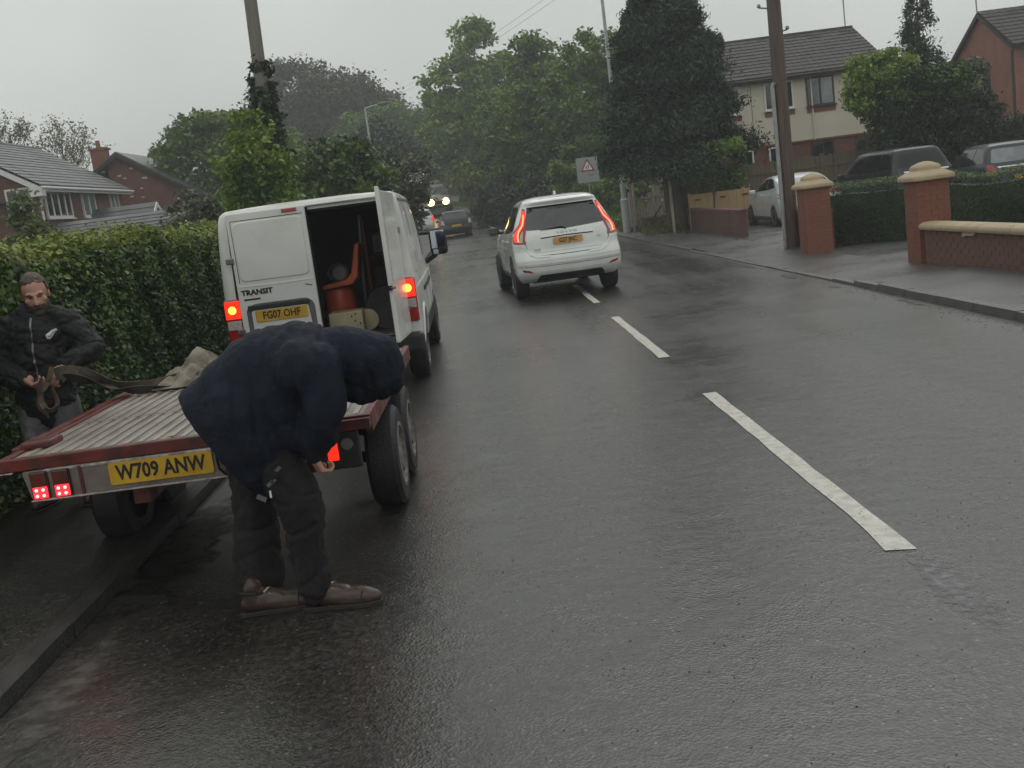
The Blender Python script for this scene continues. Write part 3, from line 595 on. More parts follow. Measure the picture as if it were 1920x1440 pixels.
tree('shrub', 'dark undergrowth along the right verge beyond the white car', 'shrub', 2.96, 66,
     [(0, 0, 1.0, 2.0, 1.5, 1.6), (2.6, -2, 1.2, 1.8, 1.5, 1.7), (-1.4, 4, 1.0, 1.8, 1.5, 1.6)], 14000, .14, 'leaf_dark', .5, .08, 1)
def conifer(label, x, y, h, r0, n, z=0, m='leaf_conifer', lo=.9, size=.16, lean=0, shape=.8, core=0):
    root = thing('conifer_tree', label, 'tree', (x, y, z)); P = []
    k = int(h*9)
    tr = MB(); tips = []
    for i in range(k):
        t = i/k; zz = lo+(h-lo)*t; rr = r0*(1-t)**shape*(1+.14*math.sin(i*2.4))*random.uniform(.76, 1.16)+.10
        a = random.uniform(0, 6.283); d = np.array([math.cos(a), math.sin(a), 0]); m_ = int(n/k*(.25+1.5*(1-t)))
        s = rng.uniform(.25, 1, m_)**.6; q = d*s[:, None]*rr; side = np.array([-d[1], d[0], 0])
        q = q+side*rng.normal(0, 1, m_)[:, None]*(.16*rr+.12); q[:, 2] += zz-.32*s**2*rr+rng.normal(0, .13, m_)
        P.append(q); tips.append((d[0]*rr*.9, d[1]*rr*.9, zz-.25*rr))
    P = np.concatenate(P); P = P[P[:, 2] > .35]; link('crown', leaf_mesh('crown', P, size, m, .1, None, .32, .5), root)['kind'] = 'stuff'
    pts = [(lean*i/6, 0, h*.97*i/6-.1) for i in range(7)]; tr.tube(pts, [.30*h/12*(1.1-i/6) for i in range(7)], 9)
    if core:
        P2 = rand_unit(30000)*rng.uniform(0, 1, 30000)[:, None]**.5; tt = rng.uniform(0, 1, 30000); P2 = np.stack([P2[:, 0]*r0*core*(1-tt)**shape, P2[:, 1]*r0*core*(1-tt)**shape, lo+.2+(h-lo)*tt], 1)
        link('inner_foliage', leaf_mesh('inner_foliage', P2, size*1.3, m, .1, None, .5, .3), root)['kind'] = 'stuff'
    for i, tp in enumerate(tips[::3]): tr.tube([(0, 0, tp[2]+.1), tp], [.04, .012], 5)
    tr.obj('trunk', 'bark', root, smooth=60); return root
conifer('tall very dark conifer with drooping boughs beside the lamp column, its top beyond the frame', 7.0, 37.4, 12.0, 2.75, 130000, lo=2.85, size=.085, shape=1.15, core=.6)
conifer('dark conifer with a thin pointed top between the cream and brick houses', 15.95, 38, 7.3, 1.5, 15000, lo=1.2, size=.08, shape=.75, m='leaf_dark')
tree('garden_tree', 'round bright green tree partly covering the right end of the cream house', 'tree', 13.76, 36,
     [(-.2, 0, 4.3, .85, .8, .75), (-.45, 0, 3.7, .75, .8, .7), (.4, 0, 4.6, .6, .7, .5), (0, 0, 3.2, .7, .6, .5)], 15000, .07, 'leaf_fresh', .30, .1, 3.4, z=0)
tree('garden_tree', 'dark dense garden tree rising behind the parked black estate car', 'tree', 14.99, 35.5,
     [(-.7, 0, 3.3, 1.1, .9, 1.0), (.4, 0, 3.2, 1.2, .9, 1.1), (1.3, 0, 2.6, .95, .9, .8), (0, 0, 2.2, 1.5, .9, .9), (-1.0, 0, 2.5, .7, .8, .7)], 34000, .07, 'leaf_dark', .34, .12, 2.4, z=0, extra=[('leaf_mid', 9000, [(-.6, -.5, 3.7, 1.0, .5, .6), (.5, -.5, 3.7, 1.0, .5, .6)], .065, 'lighter_growth')])
tree('garden_tree', 'loose pale green tree between the dark garden tree and the right brick house', 'tree', 18.13, 39,
     [(0, 0, 4.2, .55, .6, .5), (-.2, 0, 3.5, .6, .6, .7)], 5000, .07, 'leaf_grey', .28, .08, 3.4, z=0)
hedge('hedge', 'dark hedge below the right brick house, behind the parked blue car', 15.6, 38.2, 21, 35.8, 1, 2.5, 16000, .05, 'leaf_dark', None, 0, 0, rag=.08)
# ivy and climbers on the green fence
tree('climbing_plant', 'dark ivy hanging over the left end of the tall timber fence', 'plant', 7.6, 36.6,
     [(.1, 0, 1.9, .8, .3, .5), (.9, 0, 1.7, .6, .3, .6), (-.5, 0, 2.0, .5, .3, .4)], 9000, .06, 'leaf_mid', .22, .04, 1.6, z=0)
tree('shrub', 'bright leafy branches pushing out under the conifer, above the fence', 'shrub', 7.75, 35.6,
     [(0, 0, 2.55, .45, .4, .3), (.7, 0, 2.62, .5, .4, .22)], 3200, .075, 'leaf_fresh', .2, .04, 2.3, z=0)
# verge: rough grass at the foot of the white pales and the conifer
P = np.stack([rng.uniform(5.0, 8.0, 9000), rng.uniform(36, 48, 9000), np.zeros(9000)], 1)
P = P[(P[:, 0] > 5.6+.15*np.sin(P[:, 1])) & ((P[:, 1] > 39.2) | (P[:, 0] < 6.8))]; P[:, 2] = rng.uniform(.03, .22, len(P))*(1+1.3*(P[:, 0] > 6.2))
P[:, 2] += [gz(y) for y in P[:, 1]]
o = link('verge_grass', leaf_mesh('verge_grass', P, .10, 'grass', .1, None, .14, -1.2)); tag(o, 'rough yellowish grass at the foot of the broken pale fence', 'grass', kind='stuff')
P = np.stack([rng.uniform(5.3, 12, 16000), rng.uniform(46, 110, 16000), np.zeros(16000)], 1)
P[:, 0] += [bend(y) for y in P[:, 1]]; P[:, 2] = [gz(y) for y in P[:, 1]]; P[:, 2] += rng.uniform(0, .3, len(P))
o = link('verge_grass', leaf_mesh('verge_grass', P, .18, 'leaf_mid', .1, None, .2, -.8)); tag(o, 'dark grass and weeds on the right verge below the tree line', 'grass', kind='stuff')
P = np.stack([rng.uniform(-7, -3.6, 14000), rng.uniform(19, 110, 14000), np.zeros(14000)], 1)
P[:, 0] += [bend(y) for y in P[:, 1]]; P[:, 2] = [gz(y) for y in P[:, 1]]; P[:, 2] += rng.uniform(0, .35, len(P))
o = link('verge_grass', leaf_mesh('verge_grass', P, .18, 'leaf_mid', .1, None, .2, -.8)); tag(o, 'grass and weeds along the left verge beyond the van', 'grass', kind='stuff')
# bare sparse trees behind the left house
def sparse(label, x, y, h, seed, n=1500, spread=1.):
    root = thing('sparse_tree', label, 'tree', (x, y, 0)); st = random.Random(seed); b = MB(); tips = []
    def br(p, d, L_, r, k):
        q = p+d*L_; mid = (p+q)/2+Vector((st.uniform(-1, 1), st.uniform(-1, 1), 0))*L_*.06
        b.tube([p, mid, q], [r, r*.8, r*.6], 5 if k < 3 else 4, caps=False)
        if k > 1: tips.append(np.array(q)); tips.append(np.array(mid))
        if k >= 5 or r < .008: return
        for _ in range(2 if st.random() < .6 else 3):
            nd = (d+Vector((st.uniform(-1, 1), st.uniform(-1, 1), st.uniform(-.1, .5)))*.62*spread).normalized(); br(q, nd, L_*st.uniform(.62, .86), r*.6, k+1)
    br(Vector((0, 0, 0)), Vector((0, 0, 1)), h*.34, .16*h/9, 0); b.obj('trunk', 'bark', root)
    tips = np.array(tips); P = tips[rng.integers(0, len(tips), n)]+rng.normal(0, .17, (n, 3))
    link('crown', leaf_mesh('crown', P, .075, 'leaf_sparse'), root)['kind'] = 'stuff'
sparse('thinly leaved tree with upright branches behind the chimney of the left houses', -23.26, 62, 9.0, 3)
sparse('thinly leaved tree above the roof at the very left edge', -25.73, 58, 9.4, 11, 3500)
sparse('slight bare tree between the roof and the chimney stack', -23.28, 66, 7.6, 5, 900)
# ---------------------------------------------------------------- buildings
def frame_m(o, u, v, n):
    m = Matrix((u, v, n)).transposed().to_4x4(); m.translation = o; return m
def tiled(parent, o, u, Lu, v, Lv, mat_, tw=.30, th=.31, mode='tile', cap=300, name='roof_tile'):
    """roof slope from eave corner o, along u, up v: tiles (or whole courses) lapping each other"""
    o = Vector(o); u = Vector(u).normalized(); v = Vector(v).normalized(); n = u.cross(v).normalized()
    if n.z < 0: n = -n
    fl = u.cross(v).z < 0
    nr = int(Lv/th); th = Lv/nr; nc = int(Lu/tw) if mode == 'tile' else 1; w = Lu/nc
    b = MB()
    if mode == 'tile':
        prof = [(0, .012), (.08, .026), (.16, .018), (.5, .010), (.84, .018), (1, .016)]
    else: prof = [(0, .02), (1, .02)]
    k = len(prof); lap = .05
    vs = []
    for yy, hh in ((-.01, .026), (th+lap, .0)):
        vs += [(p*w*.985, yy, h+hh) for p, h in prof]
    vs += [(p*w*.985, -.01, -.012) for p, h in prof]
    b.add(vs, [(i, i+1, k+i+1, k+i) for i in range(k-1)]+[(2*k+i, 2*k+i+1, i+1, i) for i in range(k-1)])
    base = b.mesh(name, mat_); cnt = 0; rest = MB()
    for r in range(nr):
        for c in range(nc):
            p = o+u*(c*w)+v*(r*th)+n*random.uniform(0, .006)
            uu = u; 
            mtx = Matrix((u, v, n)).transposed().to_4x4(); mtx.translation = p
            if cnt < cap:
                ob = bpy.data.objects.new(name, base); C.objects.link(ob); ob.parent = parent; ob.matrix_basis = mtx; cnt += 1
            else: rest.add([mtx @ Vector(q) for q in vs], [(i, i+1, k+i+1, k+i) for i in range(k-1)]+[(2*k+i, 2*k+i+1, i+1, i) for i in range(k-1)])
    if rest.v: rest.obj('roof_tiles', mat_, parent)['kind'] = 'stuff'
def window(parent, loc, w, h, rz, lights=2, fm='upvc', pm='glass_dark', fw_=.06, sill=True, name='window', rec=.06, cur=False):
    """local x along the wall, -y outward"""
    b = MB(); f = fw_
    b.box((-w/2, -.03, 0), (w/2, .05, f)); b.box((-w/2, -.03, h-f), (w/2, .05, h)); b.box((-w/2, -.03, f), (-w/2+f, .05, h-f)); b.box((w/2-f, -.03, f), (w/2, .05, h-f))
    for k in range(1, lights): x = -w/2+w*k/lights; b.box((x-f*.55, -.034, f), (x+f*.55, .05, h-f))
    o = b.obj(name, fm, parent); o.location = loc; o.rotation_euler = (0, 0, rz)
    for k in range(lights):
        x0 = -w/2+w*k/lights+f*.6; x1 = -w/2+w*(k+1)/lights-f*.6
        p = box('pane', pm, (x0, .0, f*.9), (x1, .012, h-f*.9), o)
        p.rotation_euler = (0, 0, R(random.uniform(-.4, .4)))
        if cur: box('curtain', 'upvc', (x0, .05, f), (x0+(x1-x0)*.3, .06, h-f), o)
    if sill: box('sill', fm, (-w/2-.06, -.11, -.05), (w/2+.06, .02, -.002), o)
    return o
# --- cream rendered semi detached house on the right
H = thing('cream_house', 'cream rendered house with a brown tiled roof and brick ground floor, right of the conifer', 'house', (13.2, 48.6, 0))
x0, x1 = 9.0-13.2, 17.3-13.2; y0, y1 = 45-48.6, 52.2-48.6
MB().box((x0, y0+.02, 0), (x1, y1, 2.66)).obj('ground_floor_wall', 'brick_house', H)
MB().box((x0-.02, y0-.04, 2.73), (x1+.02, y1, 5.42)).obj('upper_wall', 'render_cream', H)
box('brick_band', 'brick_red', (x0-.03, y0-.07, 2.662), (x1+.03, y1+.01, 2.728), H)
MB().prism([(y0-.3, 5.40), (0, 7.36), (y1+.3, 5.40)], x0-.1, x1+.12, 'yz').obj('roof', 'roof_brown', H)
sl = Vector((0, 3.9, 1.96)); tiled(H, (x0-.15, y0-.34, 5.42), (1, 0, 0), x1-x0+.3, sl, sl.length, 'roof_brown', .30, .34)
MB().tube([(x0-.15, 0, 7.40), (x1+.15, 0, 7.40)], .09, 8).obj('ridge', 'roof_brown', H)
box('fascia_board', 'brown_frame', (x0-.15, y0-.37, 5.22), (x1+.15, y0-.32, 5.40), H)
MB().tube([(x0-.15, y0-.43, 5.33), (x1+.15, y0-.43, 5.33)], .055, 8).obj('gutter', 'brown_frame', H)
box('soffit', 'brown_frame', (x0-.1, y0-.32, 5.22), (x1+.1, y0-.045, 5.24), H)
def cw(xa, xb, za, zb, **k): return window(H, ((xa+xb)/2-13.2, y0-.07, za), xb-xa, zb-za, 0, **k)
for xa, xb, za, zb, kw in ((14.05, 15.2, 4.06, 5.2, dict(fm='brown_frame', pm='glass_sky')), (12.3, 13.5, 4.1, 5.2, dict()), (10.3, 11.28, 4.1, 5.2, dict())):
    cw(xa, xb, za, zb, **kw); box('brick_panel', 'brick_red', (xa-13.2-.02, y0-.075, za-.26), (xb-13.2+.02, y0-.045, za-.055), H)
cw(10.95, 11.65, 1.2, 2.6); cw(12.3, 13.1, 1.2, 2.6)
for xa, xb in ((14.1, 15.05), (15.95, 16.85)): window(H, ((xa+xb)/2-13.2, y0-.01, 1.5), xb-xa, 1.08, 0, fm='brown_frame')
MB().tube([(1.05, y0-.1, 2.7), (1.05, y0-.1, 5.25)], .035, 6).obj('downpipe', 'render_cream', H)
MB().tube([(-1.45, y0-.055, 3.4), (-1.45, y0-.055, 5.2)], .012, 5).obj('cable', 'badge', H)
b = MB(); b.tube([(4.02, .2, 7.2), (4.0, .2, 10.1)], .03, 6)
for k in range(5): b.tube([(3.9-.1*k, -.1, 8.95+.02*k), (3.9-.1*k, .5, 8.95+.02*k)], .008, 4)
b.tube([(4.0, .2, 8.95), (3.4, .2, 9.03)], .01, 4); b.obj('aerial_mast', 'galv', H)
# --- brick house at the right edge
H = thing('brick_house', 'pinkish brick house whose gable faces the road, at the right edge of the photo', 'house', (22.3, 46.7, 0))
MB().prism([(-2.65, 0), (-2.65, 5.42), (0, 6.98), (2.65, 5.42), (2.65, 0)], 0, 11, 'yz').obj('wall', 'brick_pink', H)
sl = Vector((0, 2.95, 1.75))
MB().prism([(-2.95, 5.27), (0, 7.02), (2.95, 5.27), (2.95, 5.36), (0, 7.12), (-2.95, 5.36)], -.15, 11.2, 'yz').obj('roof', 'roof_brown', H)
tiled(H, (-.18, -2.99, 5.38), (1, 0, 0), 6, sl, sl.length, 'roof_brown', .30, .33, cap=150)
MB().prism([(-2.98, 5.15), (0, 6.92), (2.98, 5.15), (2.98, 5.33), (0, 7.10), (-2.98, 5.33)], -.20, -.153, 'yz').obj('barge_board', 'brown_frame', H)
window(H, (-.03, -.15, 3.75), .85, 1.2, R(-90), 1, fm='brown_frame'); window(H, (1.2, -2.68, 3.9), 1.0, 1.1, 0, 2, fm='brown_frame')
MB().tube([(-.05, -2.6, 0), (-.05, -2.6, 5.2)], .05, 8).obj('downpipe', 'brown_frame', H)
MB().tube([(-.1, .1, 6.9), (-.22, .1, 9.8)], .03, 6).obj('aerial_mast', 'galv', H)
# --- brick house on the left with white windows
H = thing('brick_house', 'red brick house with grey tiled roof, white windows and white gutter, at the left edge', 'house', (-20.5, 47.6, 0))
MB().prism([(-3.55, 0), (-3.55, 4.75), (0, 6.85), (3.55, 4.75), (3.55, 0)], -5.1, 5.3, 'xz').obj('wall', 'brick_house', H)
MB().prism([(-3.95, 4.58), (0, 6.98), (3.95, 4.58), (3.95, 4.68), (0, 7.08), (-3.95, 4.68)], -5.5, 5.5, 'xz').obj('roof', 'roof_slate', H)
tiled(H, (3.97, -5.52, 4.70), (0, 1, 0), 11.05, (-3.95, 0, 2.4), 4.6, 'roof_slate', .3, .31, 'course', name='roof_course')
MB().tube([(0, -5.5, 7.12), (0, 5.55, 7.12)], .09, 8).obj('ridge', 'roof_slate', H)
MB().prism([(-4.0, 4.40), (0, 6.84), (4.0, 4.40), (4.0, 4.62), (0, 7.05), (-4.0, 4.62)], -5.58, -5.503, 'xz').obj('barge_board', 'upvc', H)
box('box_end', 'upvc', (3.6, -5.575, 4.28), (4.03, -5.15, 4.62), H)
box('fascia_board', 'upvc', (3.955, -5.15, 4.46), (3.985, 5.5, 4.64), H)
MB().tube([(4.04, -5.5, 4.60), (4.04, 5.55, 4.60)], .06, 8).obj('gutter', 'upvc', H)
MB().tube([(4.04, -5.05, 4.55), (3.85, -5.0, 4.3), (3.68, -4.95, 4.1), (3.66, -4.95, 1)], .05, 8).obj('downpipe', 'upvc', H)
for ya, yb, n in ((43.3, 46.0, 4), (47.3, 48.9, 2), (50.9, 52.1, 2)):
    window(H, (3.6, (ya+yb)/2-47.6, 3.45), yb-ya, 1.08, R(90), n, pm='glass_sky' if n == 2 else 'glass_dark', fw_=.10)
window(H, (2.95, -5.13, 3.5), 1.0, 1.2, 0, 2, fw_=.08)
box('wall_tile', 'new_wood', (3.56, -4.75, 3.85), (3.60, -4.5, 4.35), H)
MB().prism([(-1.5, 4.2), (2.4, 4.2), (2.4, 4.3), (-1.5, 4.8)], -6.3, -5.12, 'xz').obj('porch_roof', 'roof_slate', H)
# --- garages between the houses
def garage(label, cx, cy, lx, hy, ez, rz_, nm='garage'):
    G = thing(nm, label, 'garage', (cx, cy, 0))
    MB().prism([(-hy, 0), (-hy, ez), (0, rz_-.1), (hy, ez), (hy, 0)], -lx, lx, 'yz').obj('wall', 'brick_house', G)
    s = Vector((0, hy+.3, (rz_-ez)*(hy+.3)/hy))
    MB().prism([(-hy-.3, rz_-s.z-.06), (0, rz_-.06), (hy+.3, rz_-s.z-.06), (hy+.3, rz_-s.z), (0, rz_), (-hy-.3, rz_-s.z)], -lx-.1, lx+.15, 'yz').obj('roof', 'roof_slate', G)
    tiled(G, (-lx-.12, -hy-.32, rz_-s.z+.01), (1, 0, 0), 2*lx+.3, s, s.length, 'roof_slate', .3, .30, 'course', name='roof_course')
    MB().prism([(-hy-.36, rz_-s.z-.22), (0, rz_-.16), (hy+.36, rz_-s.z-.22), (hy+.36, rz_-s.z-.02), (0, rz_+.05), (-hy-.36, rz_-s.z-.02)], lx+.155, lx+.21, 'yz').obj('barge_board', 'upvc', G)
garage('low garage with slate roof and white gable boards, above the left hedge', -13.5, 42.0, 2.4, 1.9, 2.25, 3.12)
garage('small slate roofed porch with a white gable, behind the larger garage roof', -15.5, 48.4, 1.25, 1.2, 2.95, 3.72, 'porch')
# --- gable house behind
H = thing('brick_house', 'brick house with a windowless gable flecked with pale marks, chimney on its left slope', 'house', (-17.8, 61, 0))
MB().prism([(-4.0, 0), (-4.0, 4.1), (0, 6.62), (4.0, 4.1), (4.0, 0)], -5, 5, 'xz').obj('wall', 'brick_house', H)
MB().prism([(-4.2, 4.0), (0, 6.66), (4.2, 4.0), (4.2, 4.14), (0, 6.80), (-4.2, 4.14)], -5.3, 5.2, 'xz').obj('roof', 'roof_slate', H)
MB().prism([(-4.22, 3.88), (0, 6.50), (4.22, 3.88), (4.22, 4.05), (0, 6.72), (-4.22, 4.05)], -5.36, -5.303, 'xz').obj('barge_board', 'brown_frame', H)
c = box('chimney', 'brick_red', (-1.35, -5.0, 4.8), (-.62, -4.3, 7.0), H)
box('chimney_cap', 'brick_red', (-1.4, -5.05, 7.0), (-.57, -4.25, 7.12), c)
MB().lathe([(.13, 7.12), (.11, 7.5)], (-1.0, -4.65, 0), 'z', 10).obj('chimney_pot', 'terracotta', c)
pb = MB().box((-.1, 0, -.04), (.1, .02, .04)).mesh('pale_brick', 'render_cream')
for px, pz in ((.55, 5.9), (-.1, 5.6), (.15, 5.45), (1.15, 5.35), (.9, 4.85), (.35, 4.5), (1.5, 4.0), (1.35, 3.75), (.4, 3.6), (2.7, 4.1), (-.9, 5.9), (2.1, 3.1), (.9, 4.4), (3.5, 3.6), (-.6, 4.7)):
    kid(pb, 'pale_brick', H, (px, -5.015, pz), (0, R(random.uniform(-8, 8)), 0), (random.uniform(.6, 1.3), 1, random.uniform(.7, 1.2)))
H = thing('brick_house', 'distant house behind the gable house, only its chimney and aerial showing', 'house', (-19, 80, 0))
MB().prism([(-4.0, 0), (-4.0, 3.6), (0, 5.4), (4.0, 3.6), (4.0, 0)], -5, 5, 'xz').obj('wall', 'brick_house', H)
MB().prism([(-4.2, 3.5), (0, 5.4), (4.2, 3.5), (4.2, 3.65), (0, 5.55), (-4.2, 3.65)], -5.3, 5.2, 'xz').obj('roof', 'roof_slate', H)
c = box('chimney', 'brick_red', (-3.4, -5, 4.0), (-2.6, -4, 6.4), H); MB().lathe([(.16, 6.4), (.12, 6.85)], (-3.0, -4.5, 0), 'z', 10).obj('chimney_pot', 'terracotta', c)
MB().tube([(-3.6, -4.6, 5), (-3.75, -4.6, 7.6), (-4.1, -4.6, 7.7)], .03, 5).obj('aerial', 'galv', H)
# ---------------------------------------------------------------- gate pillars and walls on the right
def pillar(label, x, y, w, h, grp='brick gate pillars'):
    G = thing('gate_pillar', label, 'pillar', (x, y, 0), 0, grp)
    box('core', 'mortar', (.007, .007, 0), (w-.007, w-.007, h), G)
    L_ = w-.10; hb = L_/2
    me = [MB().box((0, 0, 0), (hb-.008, .098, .065)).mesh('brick', 'brick_red') for _ in range(3)]
    for i, m_ in enumerate(me):
        if i: m_.materials.clear(); m_.materials.append(M['brick_red'])
    n = int(h/.0745)
    for k in range(n):
        z = .005+k*h/n; fl = k % 2
        for s_ in range(4):
            for j in range(2):
                o = bpy.data.objects.new('brick', me[0]); C.objects.link(o); o.parent = G
                a = R(90*s_); off = (.10 if fl else 0)+j*hb; d = random.uniform(-.002, .002)
                p = Vector((off+.004-w/2, -w/2+d, 0)); c_, s2 = math.cos(a), math.sin(a)
                o.location = (p.x*c_-p.y*s2+w/2, p.x*s2+p.y*c_+w/2, z); o.rotation_euler = (0, 0, a)
    cp = MB(); c_ = w/2
    def ring(r, z): return [(c_-r, c_-r, z), (c_+r, c_-r, z), (c_+r, c_+r, z), (c_-r, c_+r, z)]
    rs = [ring(w/2+.06, h), ring(w/2+.07, h+.02), ring(w/2+.07, h+.06), ring(w/2+.05, h+.085), ring(w/2-.03, h+.135), ring(w/2-.075, h+.15), ring(w/2-.075, h+.20), ring(w/2-.095, h+.23), ring(w/2-.17, h+.27), ring(.02, h+.285)]
    vs = [p for r in rs for p in r]; cp.add(vs, [(4*i+k, 4*i+(k+1) % 4, 4*i+4+(k+1) % 4, 4*i+4+k) for i in range(len(rs)-1) for k in range(4)]+[(3, 2, 1, 0), tuple(4*(len(rs)-1)+k for k in range(4))])
    cp.obj('cap_stone', 'stone_cap', G, .008); return G
pillar('square red brick gate pillar with a stepped cream cap, just right of the wooden pole', 6.24, 20.6, .50, 1.28)
pillar('brick gate pillar with stepped cream cap, joined to the wall at the right edge', 6.60, 16.15, .50, 1.28)
G = thing('garden_wall', 'low brown brick wall with a rounded cream coping running to the right edge', 'wall', (6.66, 16.13, 0))
box('core', 'mortar', (.006, -12, 0), (.215, -.01, .56), G)
bm_ = MB().box((0, -.213, 0), (.1, 0, .0655)).mesh('brick', 'wall_brown'); rest = MB()
for k in range(7):
    for j in range(53):
        y = -.012-j*.2245-(.11 if k % 2 else 0); z = .012+k*.0775
        if y < -11.7: continue
        if j < 20: kid(bm_, 'brick', G, (random.uniform(-.0015, .0015), y, z))
        else: rest.box((0, y-.213, z), (.1, y, z+.0655))
rest.obj('bricks', 'wall_brown', G)['kind'] = 'stuff'
for k in range(13):
    pr = [(-.055, .555), (-.07, .60), (-.055, .64), (0, .665), (.11, .672), (.22, .665), (.275, .64), (.29, .60), (.275, .555)]
    b = MB(); b.prism(pr, -.02-.92*(k+1)+.006, -.02-.92*k, 'xz') if k else b.prism(pr, -.94+.006, .03, 'xz')
    b.obj('coping_stone', 'stone_cap', G, .012)
tag(MB().prism([(0, .47), (.1, .49), (.34, .50), (.42, .545), (.02, .55)], 0, .03, 'xz').obj('mortar_smear', 'stone_cap', G), 'pale lump of mortar under the coping'); G.children[-1].rotation_euler = (0, 0, R(-90)); G.children[-1].location = (-.03, -1.35, .01)
# far low wall, dark brick
M['brick_far'] = brick_mat('brick_far', (.115, .045, .034), (.085, .036, .030), (.09, .05, .04))
def lowwall(label, xa, ya, xb, yb, h, t=.22):
    L_ = math.hypot(xb-xa, yb-ya); G = thing('low_wall', label, 'wall', (xa, ya, 0), math.atan2(yb-ya, xb-xa), 'dark low walls beside the drive')
    box('brickwork', 'brick_far', (0, 0, 0), (L_, t, h-.09), G); box('brick_coping', 'brick_dark', (-.015, -.015, h-.088), (L_+.015, t+.015, h), G, .01)
lowwall('long low dark brick wall in front of the orange timber boards', 7.2, 38.9, 6.92, 28.8, .78)
lowwall('short dark brick wall stub between the drive and the wooden pole', 6.75, 23.7, 6.78, 21.3, .82)
# ---------------------------------------------------------------- fences
def fence(nm, label, xa, ya, xb, yb, h, pw, mat_, gap=.012, jit=.03, base=0, rails=2, th=.02, post=True, lean=0, posts_every=1.8):
    L_ = math.hypot(xb-xa, yb-ya); G = thing(nm, label, 'fence', (xa, ya, base), math.atan2(yb-ya, xb-xa))
    me = MB().box((0, 0, 0), (pw, th, 1)).mesh('plank', mat_); n = int(L_/(pw+gap))
    for k in range(n):
        kid(me, 'plank', G, (k*(pw+gap), random.uniform(-.006, .006), 0), (R(random.uniform(-1, 1)), R(random.uniform(-lean-.3, lean+.3)), 0), (1, 1, h+random.uniform(-jit, jit)))
    for r in range(rails): box('rail', mat_, (0, -.05, h*(.25+.55*r)), (L_, -.008, h*(.25+.55*r)+.07), G)
    if post:
        k = 0.
        while k <= L_+.01: box('post', mat_, (k-.05, .03, 0), (k+.05, .13, h+.05), G); k += posts_every
    return G
fence('timber_fence', 'tall weathered green brown timber fence in front of the cream house', 6.5, 37.3, 14.2, 36.6, 2.0, .14, 'fence_wood', jit=.05)
G = fence('board_gate', 'new orange timber boards standing behind the low dark wall, left of the silver car', 7.15, 36.4, 9.2, 36.2, 1.22, .22, 'new_wood', gap=.004, jit=.0, th=.03, rails=1)
for k in (.15, 1.0, 1.75): box('hinge', 'brick_dark', (k, -.06, 1.0), (k+.2, -.052, 1.06), G)
G = fence('picket_fence', 'broken pale paling fence leaning in rough grass beside the conifer', 5.9, 41.5, 7.5, 42.3, 1.35, .17, 'pale_wood', gap=.05, jit=.3, lean=5, base=.15)
tag(box('post', 'pale_wood', (-.03, -.2, 0), (.05, -.12, 1.7), G), 'thin pale post standing in front')
MB().tube([(.9, -.1, .3), (1.3, -.12, .75)], .03, 6).obj('brace', 'brown_frame', G)
tag(box('fence_post', 'pale_wood', (6.42, 36.0, 0), (6.5, 36.08, 1.95)), 'pale slim post at the left end of the tall timber fence', 'post')
# ---------------------------------------------------------------- poles, lamp columns, signs
def wpole(label, x, y, h, r, ln=0, pm='pole_wood'):
    G = thing('telegraph_pole', label, 'pole', (x, y, 0)); n = 12
    MB().tube([(ln*i/n, 0, h*i/n-.1) for i in range(n+1)], [r*(1.08-.25*i/n) for i in range(n+1)], 16).obj('shaft', pm, G, smooth=50); return G
G = wpole('thick brown wooden pole standing in front of the left brick gate pillar', 6.62, 23.0, 8.6, .155, .06)
MB().tube([(-.165, -.10, .05), (-.165, -.10, 3.4), (-.13, -.13, 3.5)], .045, 8).obj('cable_guard', 'galv', G)
for z, s in ((5.05, -1), (4.55, 1)):
    MB().tube([(s*.1, 0, z-.03), (s*.28, 0, z)], .018, 6).obj('step_iron', 'galv', G); MB().lathe([(.02, z), (.045, z+.02), (.03, z+.07)], (s*.28, 0, 0), 'z', 8).obj('insulator', 'badge', G)
G = wpole('pale wooden pole on the left with ivy climbing its lower half, behind the van', -4.85, 26.2, 9.6, .17, .30, 'pole_pale')
P, O = blob_points([(.15, 0, 4.3, .30, .28, 1.0), (.1, 0, 3.0, .45, .4, .9), (.18, 0, 5.2, .22, .2, .6)], 12000, .14, 40)
link('ivy', leaf_mesh('ivy', P, .07, 'leaf_dark'), G)['kind'] = 'stuff'
for z, s in ((4.95, 1), (4.35, -1)): MB().tube([(s*.1+.15, 0, z), (s*.48+.15, 0, z+.03)], .02, 6).tube([(s*.48+.15, 0, z-.08), (s*.48+.15, 0, z+.1)], .045, 6).obj('step_iron', 'badge', G)
def lampcol(label, x, y, h, arm, r=.09, head=True, z=None):
    z = gz(y) if z is None else z; G = thing('street_lamp', label, 'street lamp', (x, y, z), 0, 'street lamp columns')
    MB().tube([(0, 0, 0), (0, 0, 1.3), (0, 0, 1.35), (0, 0, h)], [r*1.5, r*1.5, r, r*.55], 10).obj('column', 'galv_light', G, smooth=40)
    if arm:
        MB().tube([(0, 0, h), (arm*.5, 0, h+.12), (arm, 0, h+.15)], [.045, .04, .035], 8).obj('arm', 'galv_light', G)
        MB().tube([(arm*.75, 0, h+.16), (arm*1.0, 0, h+.17), (arm*1.45, 0, h+.19)], [.06, .13, .06], 8).obj('lamp_head', 'grey_plastic', G, smooth=40)
    return G
lampcol('tall grey lamp column beside the dark conifer, leaving the photo at the top', 5.55, 41, 9.0, -1.6, .10)
lampcol('grey street lamp with its head reaching right, before the brown tree', -6.28, 70, 8.3, 1.1, .10)
lampcol('small distant lamp column left of the lamp with the visible head', -9.30, 84, 6.6, .6, .09)
